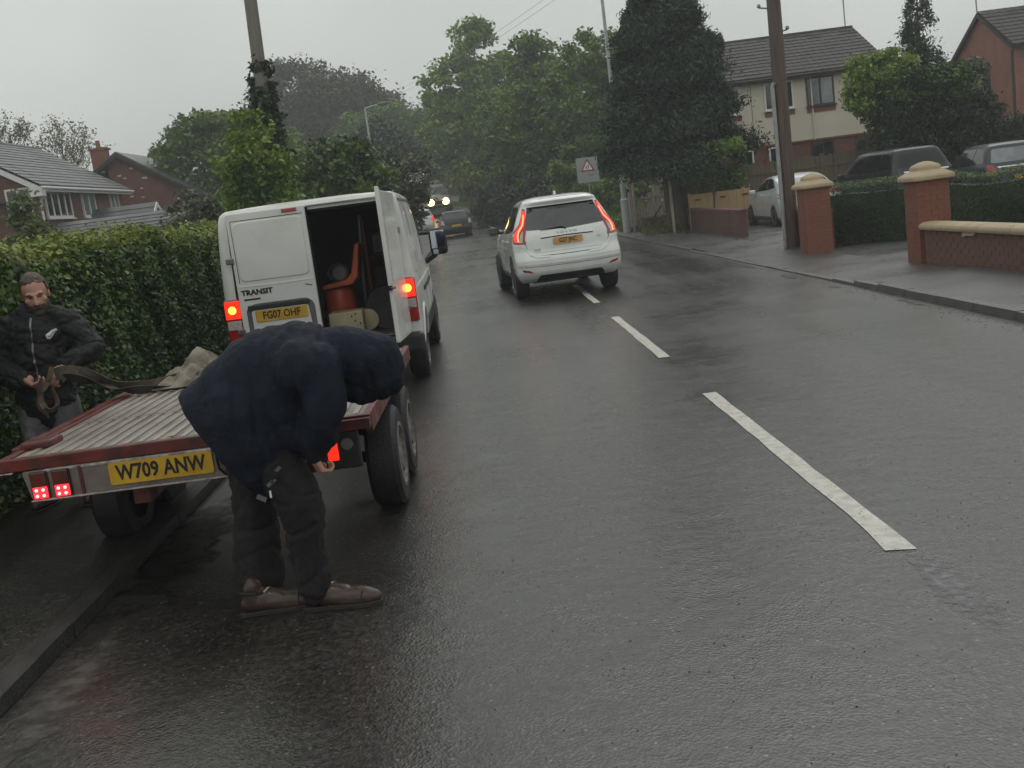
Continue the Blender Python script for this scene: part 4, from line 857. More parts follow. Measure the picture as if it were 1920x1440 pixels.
# warning sign: two children on a white triangle, grey backing panel behind
def tri(parent, cx, cz, s, y):
    t = MB().prism([(cx-s/2, cz), (cx+s/2, cz), (cx, cz+s*.88)], y-.006, y, 'xz').obj('warning_triangle', 'sign_red', parent, .0)
    MB().prism([(cx-s*.36, cz+s*.08), (cx+s*.36, cz+s*.08), (cx, cz+s*.70)], y-.010, y-.007, 'xz').obj('white_field', 'sign_white', t)
    b = MB()
    for dx, hh in ((-.09, .24), (.06, .36)):
        X = cx+dx*s; Z = cz+s*.12; H_ = hh*s
        b.prism([(X-.025*s, Z), (X-.008*s, Z+H_*.45), (X+.008*s, Z+H_*.45), (X+.035*s, Z), (X+.05*s, Z), (X+.032*s, Z+H_*.5), (X+.04*s, Z+H_*.82), (X-.03*s, Z+H_*.82), (X-.035*s, Z+H_*.5), (X-.042*s, Z)], y-.013, y-.011, 'xz')
        b.lathe([(.028*s, y-.013), (.028*s, y-.011)], (X+.004*s, 0, Z+H_*.93), 'y', 10)
    b.obj('walking_figures', 'ink', t)
G = thing('road_sign', 'square grey sign panel bearing a small warning triangle with two walking people', 'road sign', (5.25, 50, gz(50)))
MB().tube([(0, 0, 0), (0, 0, 3.3)], .04, 10).obj('post', 'galv', G, smooth=40)
MB().box((-.50, -.06, 2.14), (.50, -.045, 3.27)).obj('backing_panel', 'sign_grey', G, .02); box('panel_band', 'galv', (-.46, -.064, 2.46), (.46, -.0605, 2.50), G)
tri(G, 0, 2.66, .64, -.075)
G = thing('road_sign', 'red and white warning triangle half hidden by the dark conifer, on a thin post', 'road sign', (5.58, 39.2, 0))
MB().tube([(0, 0, 0), (0, 0, 3.35)], .035, 8).obj('post', 'galv', G); tri(G, 0.15, 2.68, .60, -.05)
box('sub_plate', 'brick_red', (-.15, -.05, 2.40), (.45, -.04, 2.64), G); box('small_plate', 'sign_white', (-.12, -.05, 2.0), (.2, -.04, 2.08), G)
# gable of the wires crossing the sky
G = thing('overhead_wire', 'faint thin overhead wires crossing the sky to the right wooden pole', 'wire')
for dz, dx in ((0, 0), (.4, .3)):
    pts = []
    for i in range(17):
        t = i/16; pts.append((-6.0+dx+12.8*t, 84-61*t, 10.6+dz-2.4*t-2.2*t*(1-t)))
    MB().tube(pts, .006, 4).obj('wire', 'badge', G)
# ---------------------------------------------------------------- vehicles
def pchip(xs, ys, q):
    """monotone cubic interpolation"""
    xs = np.array(xs, float); ys = np.array(ys, float); h = np.diff(xs); d = np.diff(ys)/h; m = np.zeros(len(xs)); m[0] = d[0]; m[-1] = d[-1]
    for i in range(1, len(xs)-1):
        m[i] = 0 if d[i-1]*d[i] <= 0 else 2*d[i-1]*d[i]/(d[i-1]+d[i])
    q = np.clip(q, xs[0], xs[-1]); i = np.clip(np.searchsorted(xs, q)-1, 0, len(xs)-2); t = (q-xs[i])/h[i]
    return (2*t**3-3*t**2+1)*ys[i]+(t**3-2*t**2+t)*h[i]*m[i]+(-2*t**3+3*t**2)*ys[i+1]+(t**3-t**2)*h[i]*m[i+1]
def level_body(levels, nz_=46, n_end=10, n_cor=9, n_side=26, zs=None):
    """body as a stack of rounded plan outlines. level: (z, y_rear, y_front, half_width, r_rear, r_front, bow_rear, bow_front, front_w)"""
    A = np.array(levels, float); z0, z1 = A[0, 0], A[-1, 0]
    zs = np.unique(np.concatenate([np.linspace(z0, z1, nz_), A[:, 0]])) if zs is None else zs
    vs = []; n = None
    for z in zs:
        yr, yf, w, rr, rf, br, bf, fw_ = [pchip(A[:, 0], A[:, k], z) for k in range(1, 9)]
        wf = w*fw_; half = []     # right half, from rear centre to front centre
        for i in range(n_end): t = i/n_end; half.append((t*(w-rr), yr))
        for i in range(n_cor+1): a = R(90*i/n_cor); half.append((w-rr+rr*math.sin(a), yr+rr-rr*math.cos(a)))
        for i in range(1, n_side): t = i/n_side; yy = yr+rr+(yf-rf-yr-rr)*t; half.append((w+(wf-w)*t**1.6, yy))
        for i in range(n_cor+1): a = R(90*i/n_cor); half.append((wf-rf+rf*math.cos(a), yf-rf+rf*math.sin(a)))
        for i in range(1, n_end+1): t = 1-i/n_end; half.append((t*(wf-rf), yf))
        mid = (yr+yf)/2; h2 = []
        for x, y in half:
            u = x/max(w, 1e-6)
            if y < mid: k = max(0, 1-(y-yr)/(rr*2+.3)); y += br*u*u*k
            else: k = max(0, 1-(yf-y)/(rf*2+.3)); y -= bf*u*u*k
            h2.append((x, y))
        ringp = h2+[(-x, y) for x, y in h2[-2:0:-1]]; n = len(ringp); vs += [(x, y, z) for x, y in ringp]
    m = len(zs)
    fs = [(j*n+k, j*n+(k+1) % n, (j+1)*n+(k+1) % n, (j+1)*n+k) for j in range(m-1) for k in range(n)]
    fs += [tuple(range(n-1, -1, -1)), tuple((m-1)*n+k for k in range(n))]
    b = MB(); b.add(vs, fs); return b
def cut(o, cutters):
    for c in cutters:
        c.parent = o.parent
        md = o.modifiers.new('c', 'BOOLEAN'); md.operation = 'DIFFERENCE'; md.object = c; md.solver = 'EXACT'
    baked(o)
    for c in cutters: bpy.data.objects.remove(c)
    o.data.polygons.foreach_set('use_smooth', [True]*len(o.data.polygons)); o.data.set_sharp_from_angle(angle=R(32)); return o
def tree_of(o): return BVHTree.FromPolygons([v.co for v in o.data.vertices], [p.vertices for p in o.data.polygons])
def grid_cut(poly, step):
    bm = bmesh.new(); vs = [bm.verts.new((a, b, 0)) for a, b in poly]; bm.faces.new(vs)
    for ax in (0, 1):
        lo = min(p[ax] for p in poly); hi = max(p[ax] for p in poly); k = max(1, int(math.ceil((hi-lo)/step)))
        for i in range(1, k):
            co = [0, 0, 0]; co[ax] = lo+(hi-lo)*i/k; no = [0, 0, 0]; no[ax] = 1
            bmesh.ops.bisect_plane(bm, geom=bm.verts[:]+bm.edges[:]+bm.faces[:], plane_co=co, plane_no=no)
    return bm
def rounded(poly, r=.03, n=4):
    out = []; m = len(poly)
    for i in range(m):
        p = Vector(poly[i]).to_2d() if False else Vector((*poly[i], 0)); a = Vector((*poly[i-1], 0)); b = Vector((*poly[(i+1) % m], 0))
        ra = min(r, (a-p).length*.45); rb = min(r, (b-p).length*.45); p1 = p+(a-p).normalized()*ra; p2 = p+(b-p).normalized()*rb
        for k in range(n+1):
            t = k/n; q = p1*(1-t)**2+p*2*t*(1-t)+p2*t*t; out.append((q.x, q.y))
    return out
def patch(name, bvh, poly, proj, m, parent, off=.004, step=.06, rim=True, start=None):
    """panel laid on the body: poly in (x,z) for 'rear'/'front', (y,z) for 'left'/'right', (x,y) for 'top'"""
    bm = grid_cut(poly, step)
    O, D = {'rear': (lambda a, b: Vector((a, -3, b)), Vector((0, 1, 0))), 'front': (lambda a, b: Vector((a, 9, b)), Vector((0, -1, 0))),
            'right': (lambda a, b: Vector((4, a, b)), Vector((-1, 0, 0))), 'left': (lambda a, b: Vector((-4, a, b)), Vector((1, 0, 0))),
            'top': (lambda a, b: Vector((a, b, 5)), Vector((0, 0, -1)))}[proj]
    last = None; base = {}
    for v in bm.verts:
        h, nn, i, d = bvh.ray_cast(O(v.co.x, v.co.y), D)
        if h is None: h, nn, i, d = bvh.find_nearest(O(v.co.x, v.co.y)+D*(3 if proj != 'top' else 3.6))
        if nn.dot(D) > 0: nn = -nn
        base[v] = h.copy(); v.co = h+nn*off; 
    if rim:
        ed = [e for e in bm.edges if len(e.link_faces) == 1]; mp = {}
        for e in ed:
            for v in e.verts:
                if v not in mp: mp[v] = bm.verts.new(base[v]-(v.co-base[v])*.5)
        for e in ed: bm.faces.new((e.verts[0], e.verts[1], mp[e.verts[1]], mp[e.verts[0]]))
    bmesh.ops.recalc_face_normals(bm, faces=bm.faces)
    me = bpy.data.meshes.new(name); bm.to_mesh(me); bm.free(); me.materials.append(M[m] if isinstance(m, str) else m)
    me.polygons.foreach_set('use_smooth', [True]*len(me.polygons)); me.set_sharp_from_angle(angle=R(50))
    return link(name, me, parent)
def stripe(pts, w):
    """thin closed polygon following a polyline"""
    L_ = []; R_ = []
    for i, p in enumerate(pts):
        a = Vector(pts[max(i-1, 0)]); b = Vector(pts[min(i+1, len(pts)-1)]); d = (b-a).normalized(); n = Vector((-d.y, d.x))*w/2
        L_.append((p[0]+n.x, p[1]+n.y)); R_.append((p[0]-n.x, p[1]-n.y))
    return L_+R_[::-1]
def mir(poly): return [(-a, b) for a, b in poly][::-1]
def wheel(parent, loc, r=.33, w=.22, rimr=.2, side=1, rm='alloy', spokes=5, hub=None):
    t = MB().lathe([(rimr, -w/2), (r-.03, -w/2), (r-.006, -w/2+.025), (r, 0), (r-.006, w/2-.025), (r-.03, w/2), (rimr, w/2), (rimr-.01, 0)], (0, 0, 0), 'x', 36)
    o = t.obj('wheel', 'tyre', parent, smooth=35); o.location = loc
    s = side; b = MB()
    b.lathe([(rimr+.008, s*(w/2-.05)), (rimr+.012, s*(w/2+.002)), (rimr-.012, s*(w/2+.004)), (rimr-.02, s*(w/2-.04))], (0, 0, 0), 'x', 32)
    b.lathe([(.055, s*(w/2-.06)), (.055, s*(w/2-.015)), (.03, s*(w/2-.005))], (0, 0, 0), 'x', 14)
    for k in range(spokes):
        a = 2*math.pi*k/spokes+.3; c, q = math.cos(a), math.sin(a); hw = .026 if spokes < 8 else .02
        v = []
        for rr, ww in ((.04, hw*1.2), (rimr-.01, hw*.85)):
            for e in (-1, 1):
                for xx in (s*(w/2-.045), s*(w/2-.012)): v.append((xx, c*rr-q*e*ww, q*rr+c*e*ww))
        b.add(v, [(0, 1, 3, 2), (4, 6, 7, 5), (0, 4, 5, 1), (2, 3, 7, 6), (1, 5, 7, 3), (0, 2, 6, 4)])
    rim = b.obj('rim', rm, o, smooth=35)
    d = MB().lathe([(rimr-.005, s*(w/2-.075)), (.0, s*(w/2-.07))], (0, 0, 0), 'x', 20).obj('brake_disc', 'gap', o); return o
def cyl_x(c, r, x0, x1):
    o = MB().lathe([(r, x0), (r, x1)], (0, c[0], c[1]), 'x', 40).obj('cutter', 'gap'); return o

# ---------------- white SUV seen from behind
V = thing('suv_car', 'white SUV driving away mid road with tall red tail lights lit', 'car', (1.49, 18.62, 0), R(4.6))
lv = [  # z, yr, yf, w, rr, rf, bowr, bowf, fw
 (.22, .22, 4.45, .84, .16, .3, .06, .2, .94), (.30, .10, 4.55, .90, .18, .35, .06, .25, .93), (.42, .02, 4.62, .935, .20, .4, .07, .3, .92),
 (.60, .00, 4.64, .945, .22, .4, .08, .3, .92), (.70, .05, 4.62, .945, .24, .4, .08, .3, .92), (.78, .09, 4.6, .945, .26, .4, .08, .3, .92), (.92, .10, 4.5, .94, .28, .4, .09, .3, .92), (1.02, .12, 4.3, .925, .30, .45, .10, .3, .90),
 (1.10, .16, 3.6, .895, .30, .5, .10, .2, .90), (1.20, .23, 3.15, .855, .26, .4, .09, .15, .90), (1.40, .38, 2.75, .765, .22, .3, .08, .12, .92), (1.54, .46, 2.50, .69, .20, .3, .08, .12, .94),
 (1.60, .42, 2.40, .655, .20, .3, .10, .12, .94), (1.645, .50, 2.25, .61, .22, .3, .12, .12, .92), (1.68, .78, 2.05, .50, .25, .3, .12, .1, .9), (1.70, 1.15, 1.75, .30, .2, .2, .05, .05, .9)]
body = level_body(lv, 54).obj('body', 'white_paint', V, smooth=30); bv = tree_of(body)
cut(body, [cyl_x((.96, .29), .425, .55, 1.2), cyl_x((.96, .29), .425, -1.2, -.55), cyl_x((3.74, .29), .425, .52, 1.2), cyl_x((3.74, .29), .425, -1.2, -.52)])
for s in (1, -1):
    for y in (.96, 3.74): wheel(V, (s*.815, y, .375), .375, .24, .25, s, 'alloy', 5)
box('underbody', 'gap', (-.7, .25, .2), (.7, 4.3, .42), V, .05)
patch('rear_window', bv, rounded([(-.70, 1.135), (-.60, 1.51), (.60, 1.51), (.70, 1.135), (0, 1.10)], .05), 'rear', 'glass_rear', V)
patch('window_surround', bv, rounded([(-.60, 1.43), (-.60, 1.525), (.60, 1.525), (.60, 1.43), (.45, 1.475), (0, 1.455), (-.45, 1.475)], .02), 'rear', 'gap', V, .0055)
for s in (1, -1):
    q = (lambda p: p) if s > 0 else mir
    P1 = [(.625, 1.505), (.665, 1.515), (.715, 1.38), (.775, 1.25), (.905, 1.10), (.92, .92), (.715, .905), (.735, 1.0), (.69, 1.12), (.655, 1.30)]
    t = patch('tail_light', bv, q(rounded(P1, .02, 2)), 'rear', 'lamp_red', V, .010, .04)
    patch('light_strip', bv, q(stripe([(.668, 1.40), (.690, 1.32), (.722, 1.23), (.80, 1.13), (.835, 1.05), (.840, .955)], .020)), 'rear', 'lamp_led', t, .016, .03)
    patch('glowing_edge', bv, q(stripe([(.660, 1.47), (.690, 1.34), (.735, 1.22), (.82, 1.12), (.862, 1.05), (.872, .955)], .055)), 'rear', 'lamp_red_on', t, .0145, .03)
    patch('clear_lens', bv, q(rounded([(.775, .935), (.825, .935), (.80, 1.05), (.735, 1.14)], .01)), 'rear', 'lamp_clear', t, .0135, .03)
    patch('reflector', bv, q(rounded([(.66, .395), (.83, .43), (.86, .475), (.72, .445)], .012)), 'rear', 'lamp_red', V, .006)
    patch('bumper_crease', bv, q(stripe([(.34, .655), (.58, .665), (.68, .72), (.75, .86), (.92, .90)], .028)), 'rear', 'crease_white', V, .012)
    patch('tailgate_gap', bv, q(stripe([(.0, .672), (.60, .680), (.69, .74), (.745, .905)], .010)), 'rear', 'gap', V, .0015)
    # side glass, pillars and doors
    sd = 'right' if s > 0 else 'left'
    for k, P2 in enumerate(([(.62, 1.155), (.83, 1.52), (1.02, 1.555), (1.12, 1.555), (1.12, 1.10)], [(1.16, 1.10), (1.16, 1.555), (1.92, 1.555), (1.95, 1.08)], [(2.0, 1.08), (1.98, 1.55), (2.32, 1.53), (2.95, 1.17), (3.0, 1.08)])):
        patch('side_window', bv, rounded(P2, .04), sd, 'glass_dark', V, .004)
    for P2 in ([(1.14, 1.07), (1.16, .8), (1.35, .62), (1.42, .32)], [(1.99, 1.06), (1.99, .32)], [(3.02, 1.05), (3.05, .7), (3.0, .4)]): patch('door_gap', bv, stripe(P2, .008), sd, 'gap', V, .0015)
    patch('sill_trim', bv, rounded([(1.38, .24), (1.36, .36), (3.32, .36), (3.30, .24)], .02), sd, 'grey_plastic', V, .008)
    patch('door_handle', bv, rounded([(1.22, .93), (1.22, .965), (1.42, .965), (1.42, .93)], .01), sd, 'crease_white', V, .02)
    patch('door_handle', bv, rounded([(2.05, .92), (2.05, .955), (2.25, .955), (2.25, .92)], .01), sd, 'crease_white', V, .02)
    mb = MB().box((s*.90, 2.82, 1.06), (s*1.11, 2.97, 1.20)); m_ = mb.obj('door_mirror', 'black_plastic', V, .045, seg=3)
    box('mirror_glass', 'glass_rear', (min(s*.93, s*1.12), 2.812, 1.085), (max(s*.93, s*1.09), 2.819, 1.185), m_); MB().tube([(s*.78, 2.95, 1.08), (s*.95, 2.92, 1.10)], .035, 8).obj('mirror_arm', 'black_plastic', m_)
patch('bumper_crease', bv, stripe([(-.90, .56), (-.5, .545), (0, .54), (.5, .545), (.90, .56)], .022), 'rear', 'crease_white', V, .010)
patch('bumper_step', bv, stripe([(-.90, .515), (-.5, .50), (0, .495), (.5, .50), (.90, .515)], .012), 'rear', 'galv', V, .004)
patch('spoiler_slot', bv, rounded([(-.38, .545), (-.38, .565), (.40, .565), (.40, .545)], .008), 'top', 'badge', V, .004)
patch('tailgate_panel', bv, rounded([(-.60, .735), (-.67, 1.075), (.67, 1.075), (.60, .735)], .05), 'rear', 'white_paint', V, .007)
patch('plate_recess', bv, rounded([(-.40, .775), (-.46, .96), (.46, .96), (.40, .775)], .03), 'rear', 'white_paint', V, .010)
st = patch('chrome_strip', bv, stripe([(-.46, .995), (0, 1.005), (.46, .995)], .022), 'rear', 'chrome', V, .022)
patch('strip_shadow_gap', bv, stripe([(-.46, .975), (0, .985), (.46, .975)], .014), 'rear', 'gap', V, .012)
plate(V, (.0, .062, .905), 'G27 JNC', m='plate_orange', rx=87)
lettering('badge_lettering', 'V O L V O', .055, (0, .105, 1.045), V, 'badge', sx=1.5, rot=(R(78), 0, 0)); lettering('badge_lettering', 'XC60', .05, (-.55, .085, .79), V, 'badge', rot=(R(87), 0, R(-6))); lettering('badge_lettering', 'D4', .05, (.55, .085, .90), V, 'badge', rot=(R(87), 0, R(6)))
MB().tube([(0, .145, 1.10), (-.08, .16, 1.135), (-.45, .17, 1.118)], [.014, .012, .006], 6).obj('rear_wiper', 'gap', V)
MB().prism([(.95, 1.695), (1.12, 1.70), (1.0, 1.765), (.97, 1.76)], -.02, .02, 'yz').obj('roof_fin', 'white_paint', V, .008)
patch('lower_diffuser', bv, rounded([(-.62, .235), (-.55, .345), (.55, .345), (.62, .235)], .03), 'rear', 'black_plastic', V, .012)

for o in list(V.children):
    if not o.name.startswith('wheel'): o.location.z += .095      # ride height

# ---------------- generic parked cars
def car(label, x, y, rz, paint, L_=4.6, w=.90, h=1.45, grp=None, kind='saloon', rear_lit=False, z=None, plate_txt=None, lamp='lamp_red', pm='plate_yellow', nm='parked_car', chrome=False, glass='glass_dark', wr=.32):
    z = gz(y) if z is None else z; G = thing(nm, label, 'car', (x, y, z), rz, grp); k = h/1.45
    if kind == 'saloon':
        lv = [(.20, .25, L_-.2, w*.9, .2, .3, .08, .2, .95), (.32, .06, L_-.05, w*.98, .22, .35, .10, .25, .93), (.55, .0, L_, w, .26, .4, .12, .3, .92), (.72, .04, L_-.02, w, .28, .4, .12, .3, .92), (.88, .09, L_-.2, w*.985, .3, .4, .12, .25, .92), (.97, .14, L_-.65, w*.95, .3, .4, .12, .2, .92),
              (1.02, .38, L_-1.15, w*.91, .3, .4, .10, .15, .92), (1.12, .62, L_-1.40, w*.87, .25, .3, .08, .12, .93), (1.30, 1.05, L_-1.80, w*.80, .22, .3, .07, .1, .94), (1.39, 1.40, L_-2.0, w*.74, .22, .25, .06, .1, .94), (1.44, 1.75, L_-2.3, w*.60, .2, .2, .05, .1, .9), (1.455, 2.0, L_-2.45, w*.36, .1, .1, .02, .02, .9)]
    else:
        lv = [(.22, .22, L_-.2, w*.9, .16, .3, .06, .2, .95), (.34, .06, L_-.05, w*.98, .18, .35, .07, .25, .93), (.55, .0, L_, w, .2, .4, .08, .3, .92), (.75, .04, L_-.02, w, .22, .4, .08, .3, .92), (.95, .07, L_-.2, w*.985, .24, .4, .08, .25, .92), (1.02, .10, L_-.75, w*.96, .24, .4, .08, .2, .92),
              (1.10, .15, L_-1.2, w*.92, .24, .4, .08, .15, .92), (1.28, .27, L_-1.6, w*.84, .2, .3, .07, .12, .93), (1.44, .38, L_-1.85, w*.76, .18, .3, .07, .1, .94), (1.52, .44, L_-2.0, w*.70, .18, .25, .07, .1, .94), (1.57, .62, L_-2.3, w*.56, .2, .2, .06, .1, .9), (1.585, 1.0, L_-2.6, w*.35, .1, .1, .02, .02, .9)]
        k = h/1.585
    lv = [(a[0]*k if a[0] > .5 else a[0], *a[1:]) for a in lv]
    bo = level_body(lv, 34, 8, 7, 18).obj('body', paint, G, smooth=32); b_ = tree_of(bo)
    wy = (.95, L_-.92)
    cut(bo, [cyl_x((yy, wr), wr+.05, s*.5 if s > 0 else -1.2, 1.2 if s > 0 else -.5) for s in (1, -1) for yy in wy])
    for s in (1, -1):
        for yy in wy: wheel(G, (s*(w-.115), yy, wr), wr, .21, wr*.64, s, 'alloy', 7)
    box('underbody', 'gap', (-w*.72, .3, .2), (w*.72, L_-.3, .4), G)
    Z = lambda v: v*k
    if kind == 'saloon':
        patch('rear_window', b_, rounded([(-w*.80, Z(1.05)), (-w*.66, Z(1.33)), (w*.66, Z(1.33)), (w*.80, Z(1.05))], .06), 'rear', glass, G)
        sw = ([(1.02, Z(1.12)), (1.35, Z(1.33)), (1.75, Z(1.385)), (1.9, Z(1.385)), (1.9, Z(1.06))], [(1.94, Z(1.06)), (1.94, Z(1.385)), (2.3, Z(1.37)), (2.85, Z(1.2)), (3.15, Z(1.04))])
        lamps = [(w*.42, Z(.83)), (w*.98, Z(.80)), (w*.985, Z(.93)), (w*.60, Z(.91))]; pz = Z(.62)
    else:
        patch('rear_window', b_, rounded([(-w*.84, Z(1.10)), (-w*.70, Z(1.44)), (w*.70, Z(1.44)), (w*.84, Z(1.10))], .06), 'rear', glass, G)
        sw = ([(.55, Z(1.12)), (.75, Z(1.44)), (1.15, Z(1.48)), (1.25, Z(1.08))], [(1.3, Z(1.08)), (1.22, Z(1.48)), (2.0, Z(1.48)), (2.05, Z(1.06))], [(2.1, Z(1.06)), (2.05, Z(1.48)), (2.35, Z(1.45)), (3.1, Z(1.08))])
        lamps = [(w*.74, Z(.80)), (w*.99, Z(.80)), (w*.99, Z(1.05)), (w*.82, Z(1.07))]; pz = Z(.72)
    for s in (1, -1):
        q = (lambda p: p) if s > 0 else mir; sd = 'right' if s > 0 else 'left'
        patch('tail_light', b_, q(rounded(lamps, .03)), 'rear', lamp, G, .008, .05)
        for P2 in sw: patch('side_window', b_, rounded(P2, .05), sd, 'glass_dark', G, .004)
        for xx in (1.30, 2.15, 3.2): patch('door_gap', b_, stripe([(xx, Z(1.03)), (xx-.03, .3)], .008), sd, 'gap', G, .0015)
        patch('sill_trim', b_, rounded([(1.35, .22), (1.35, .34), (L_-1.35, .34), (L_-1.35, .22)], .02), sd, 'grey_plastic', G, .006)
        m_ = MB().box((s*(w-.06), L_-1.78, Z(.97)), (s*(w+.15), L_-1.64, Z(1.10))).obj('door_mirror', paint, G, .04)
    if kind == 'saloon': patch('rear_diffuser', b_, rounded([(-.6, .24), (-.6, .40), (.6, .40), (.6, .24)], .04), 'rear', 'grey_plastic', G, .008)
    if chrome: patch('chrome_strip', b_, stripe([(-w*.72, Z(.99)), (w*.72, Z(.99))], .035), 'rear', 'chrome', G, .015)
    if plate_txt is not None:
        h_, nn, i_, d_ = b_.ray_cast(Vector((0, -3, pz)), Vector((0, 1, 0))); p_ = plate(G, (0, h_.y-.012, pz), plate_txt, m=pm)
    return G
car('silver saloon parked in the drive with its pinkish tail light beside the wooden pole', 9.66, 31.0, R(0), 'silver', 4.75, .94, 1.52, lamp='lamp_red', plate_txt='')
car('black estate car parked behind the low hedge between the two gate pillars', 12.76, 30.3, R(9), 'black_paint', 4.9, .96, 1.86, kind='estate', chrome=True, glass='glass_matte', lamp='black_paint')
G = car('dark blue car with red tail light, cut off by the right edge', 14.06, 27.5, R(0), 'blue_paint', 4.3, .88, 1.66, kind='estate', chrome=True, glass='glass_sky', lamp='lamp_red', plate_txt='')
G = car('dark hatchback driving away far ahead with pale rear lamps and a yellow plate', -1.28, 60, R(5), 'black_paint', 4.2, .88, 1.50, kind='estate', glass='glass_rear', lamp='lamp_clear', plate_txt='', nm='hatchback_car')
G = car('white car far ahead on the left with one brake light showing beside the dark hatchback', -3.75, 70, R(7), 'white_paint', 4.4, .90, 1.62, kind='estate', glass='glass_sky', lamp='lamp_red_on', plate_txt='', nm='estate_car')
# oncoming pale van with both headlights lit
G = thing('oncoming_van', 'pale vehicle coming towards the camera far away with two glaring headlights', 'van', (-3.75, 96, gz(97)), R(186))
lv = [(.3, .1, 4.7, .86, .1, .2, .02, .1, .95), (.5, .0, 4.8, .93, .12, .25, .03, .15, .95), (.9, 0, 4.78, .93, .12, .3, .03, .15, .95), (1.1, .02, 4.35, .91, .12, .3, .03, .15, .95), (1.3, .04, 3.95, .85, .12, .3, .03, .1, .95), (1.7, .08, 3.55, .72, .1, .2, .03, .1, .95), (1.85, .12, 3.4, .66, .1, .2, .03, .08, .95), (1.95, .3, 3.2, .52, .1, .2, .03, .08, .95)]
bo = level_body(lv, 26, 6, 6, 14).obj('body', 'worn_white', G, smooth=32); b_ = tree_of(bo)
patch('windscreen', b_, rounded([(-.74, 1.18), (-.60, 1.74), (.60, 1.74), (.74, 1.18)], .06), 'front', 'glass_sky', G)
patch('grille', b_, rounded([(-.42, .60), (-.42, .82), (.42, .82), (.42, .60)], .03), 'front', 'gap', G)
for s in (1, -1):
    hl = MB().lathe([(.19, 4.66), (.22, 4.80), (.20, 4.86), (.0, 4.90)], (s*.50, 0, .76), 'y', 20).obj('headlight', 'headlight', G, smooth=50)
    for yy in (.9, 3.9): wheel(G, (s*.82, yy, .33), .33, .2, .2, s, 'steel_rim', 6)
box('bumper', 'black_plastic', (-.9, 4.62, .36), (.9, 4.86, .56), G, .04); G.scale = (1.25, 1.1, 1.25); box('roof_box', 'worn_white', (-.42, 1.4, 1.96), (.42, 3.0, 2.22), G, .08)

# ---------------- white panel van with its right rear door open
V = thing('panel_van', 'dirty white panel van parked on the left, one rear door closed and one wide open', 'van', (-1.69, 10.75, 0))
lv = [(.42, .05, 4.70, .95, .05, .3, .01, .15, .95), (.50, .03, 4.78, .965, .07, .3, .01, .2, .95), (.75, .02, 4.84, .975, .09, .35, .01, .25, .94), (1.0, .02, 4.80, .975, .10, .4, .01, .25, .93), (1.12, .02, 4.45, .968, .10, .4, .01, .2, .93), (1.22, .02, 4.15, .962, .09, .4, .01, .2, .92),
      (1.45, .03, 3.80, .950, .08, .35, .01, .15, .92), (1.75, .035, 3.42, .925, .07, .3, .01, .12, .92), (1.90, .04, 3.22, .905, .07, .3, .01, .12, .92), (1.98, .05, 3.10, .885, .08, .3, .012, .12, .92), (2.02, .08, 2.98, .83, .10, .3, .015, .12, .9), (2.035, .20, 2.8, .66, .16, .25, .015, .1, .9), (2.05, .5, 2.5, .40, .1, .2, .01, .05, .9)]
body = level_body(lv, 40, 10, 8, 30).obj('body', 'van_white', V, smooth=30); bv = tree_of(body)
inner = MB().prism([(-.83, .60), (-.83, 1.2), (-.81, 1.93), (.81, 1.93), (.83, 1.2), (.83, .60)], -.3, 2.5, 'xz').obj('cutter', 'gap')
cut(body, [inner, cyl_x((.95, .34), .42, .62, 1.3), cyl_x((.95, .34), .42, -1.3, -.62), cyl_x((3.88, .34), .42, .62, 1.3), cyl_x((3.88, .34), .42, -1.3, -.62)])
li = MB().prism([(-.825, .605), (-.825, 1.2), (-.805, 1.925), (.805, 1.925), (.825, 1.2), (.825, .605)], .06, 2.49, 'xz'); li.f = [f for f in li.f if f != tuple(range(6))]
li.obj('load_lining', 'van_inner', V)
for y_ in (.5, 1.1, 1.7): MB().tube([(.80, y_, .62), (.80, y_, 1.2), (.75, y_, 1.86)], .02, 6).obj('inner_rib', 'grey_plastic', V)
for s in (1, -1):
    for y in (.95, 3.88): wheel(V, (s*.845, y, .335), .335, .205, .205, s, 'steel_rim', 10)
    sd = 'right' if s > 0 else 'left'
    patch('sill_trim', bv, rounded([(1.42, .44), (1.42, .62), (3.42, .62), (3.42, .44)], .02), sd, 'black_plastic', V, .012)
    patch('rub_strip', bv, stripe([(1.45, .93), (3.45, .93)], .05), sd, 'black_plastic', V, .015)
    patch('side_panel', bv, rounded([(.50, 1.16), (.50, 1.80), (1.85, 1.80), (1.85, 1.16)], .08), sd, 'van_white', V, .006)
    patch('side_panel', bv, rounded([(1.95, 1.16), (1.95, 1.80), (2.85, 1.80), (2.85, 1.16)], .08), sd, 'van_white', V, .006)
    patch('side_crease', bv, stripe([(.2, 1.04), (3.5, 1.04)], .02), sd, 'crease_white', V, .006)
    patch('door_gap', bv, stripe([(1.90, .62), (1.90, 1.86)], .010), sd, 'gap', V, .0015); patch('door_gap', bv, stripe([(2.92, .62), (2.92, 1.86)], .010), sd, 'gap', V, .0015)
    patch('cab_window', bv, rounded([(3.0, 1.22), (2.98, 1.74), (3.2, 1.74), (3.85, 1.24)], .05), sd, 'glass_dark', V, .005)
    patch('wheel_arch', bv, stripe([(.95+.45*math.cos(R(a)), .34+.45*math.sin(R(a))) for a in range(10, 171, 16)], .05), sd, 'crease_white', V, .010)
    patch('drip_rail', bv, stripe([(.12, 1.93), (3.1, 1.93)], .018), sd, 'grey_plastic', V, .010)
m_ = MB().box((1.00, 3.42, 1.20), (1.23, 3.56, 1.55)).obj('door_mirror', 'black_plastic', V, .05, seg=3)
box('mirror_glass', 'mirror_glass', (1.025, 3.410, 1.29), (1.205, 3.417, 1.52), m_, .0); box('mirror_glass', 'mirror_glass', (1.04, 3.410, 1.215), (1.19, 3.417, 1.275), m_)
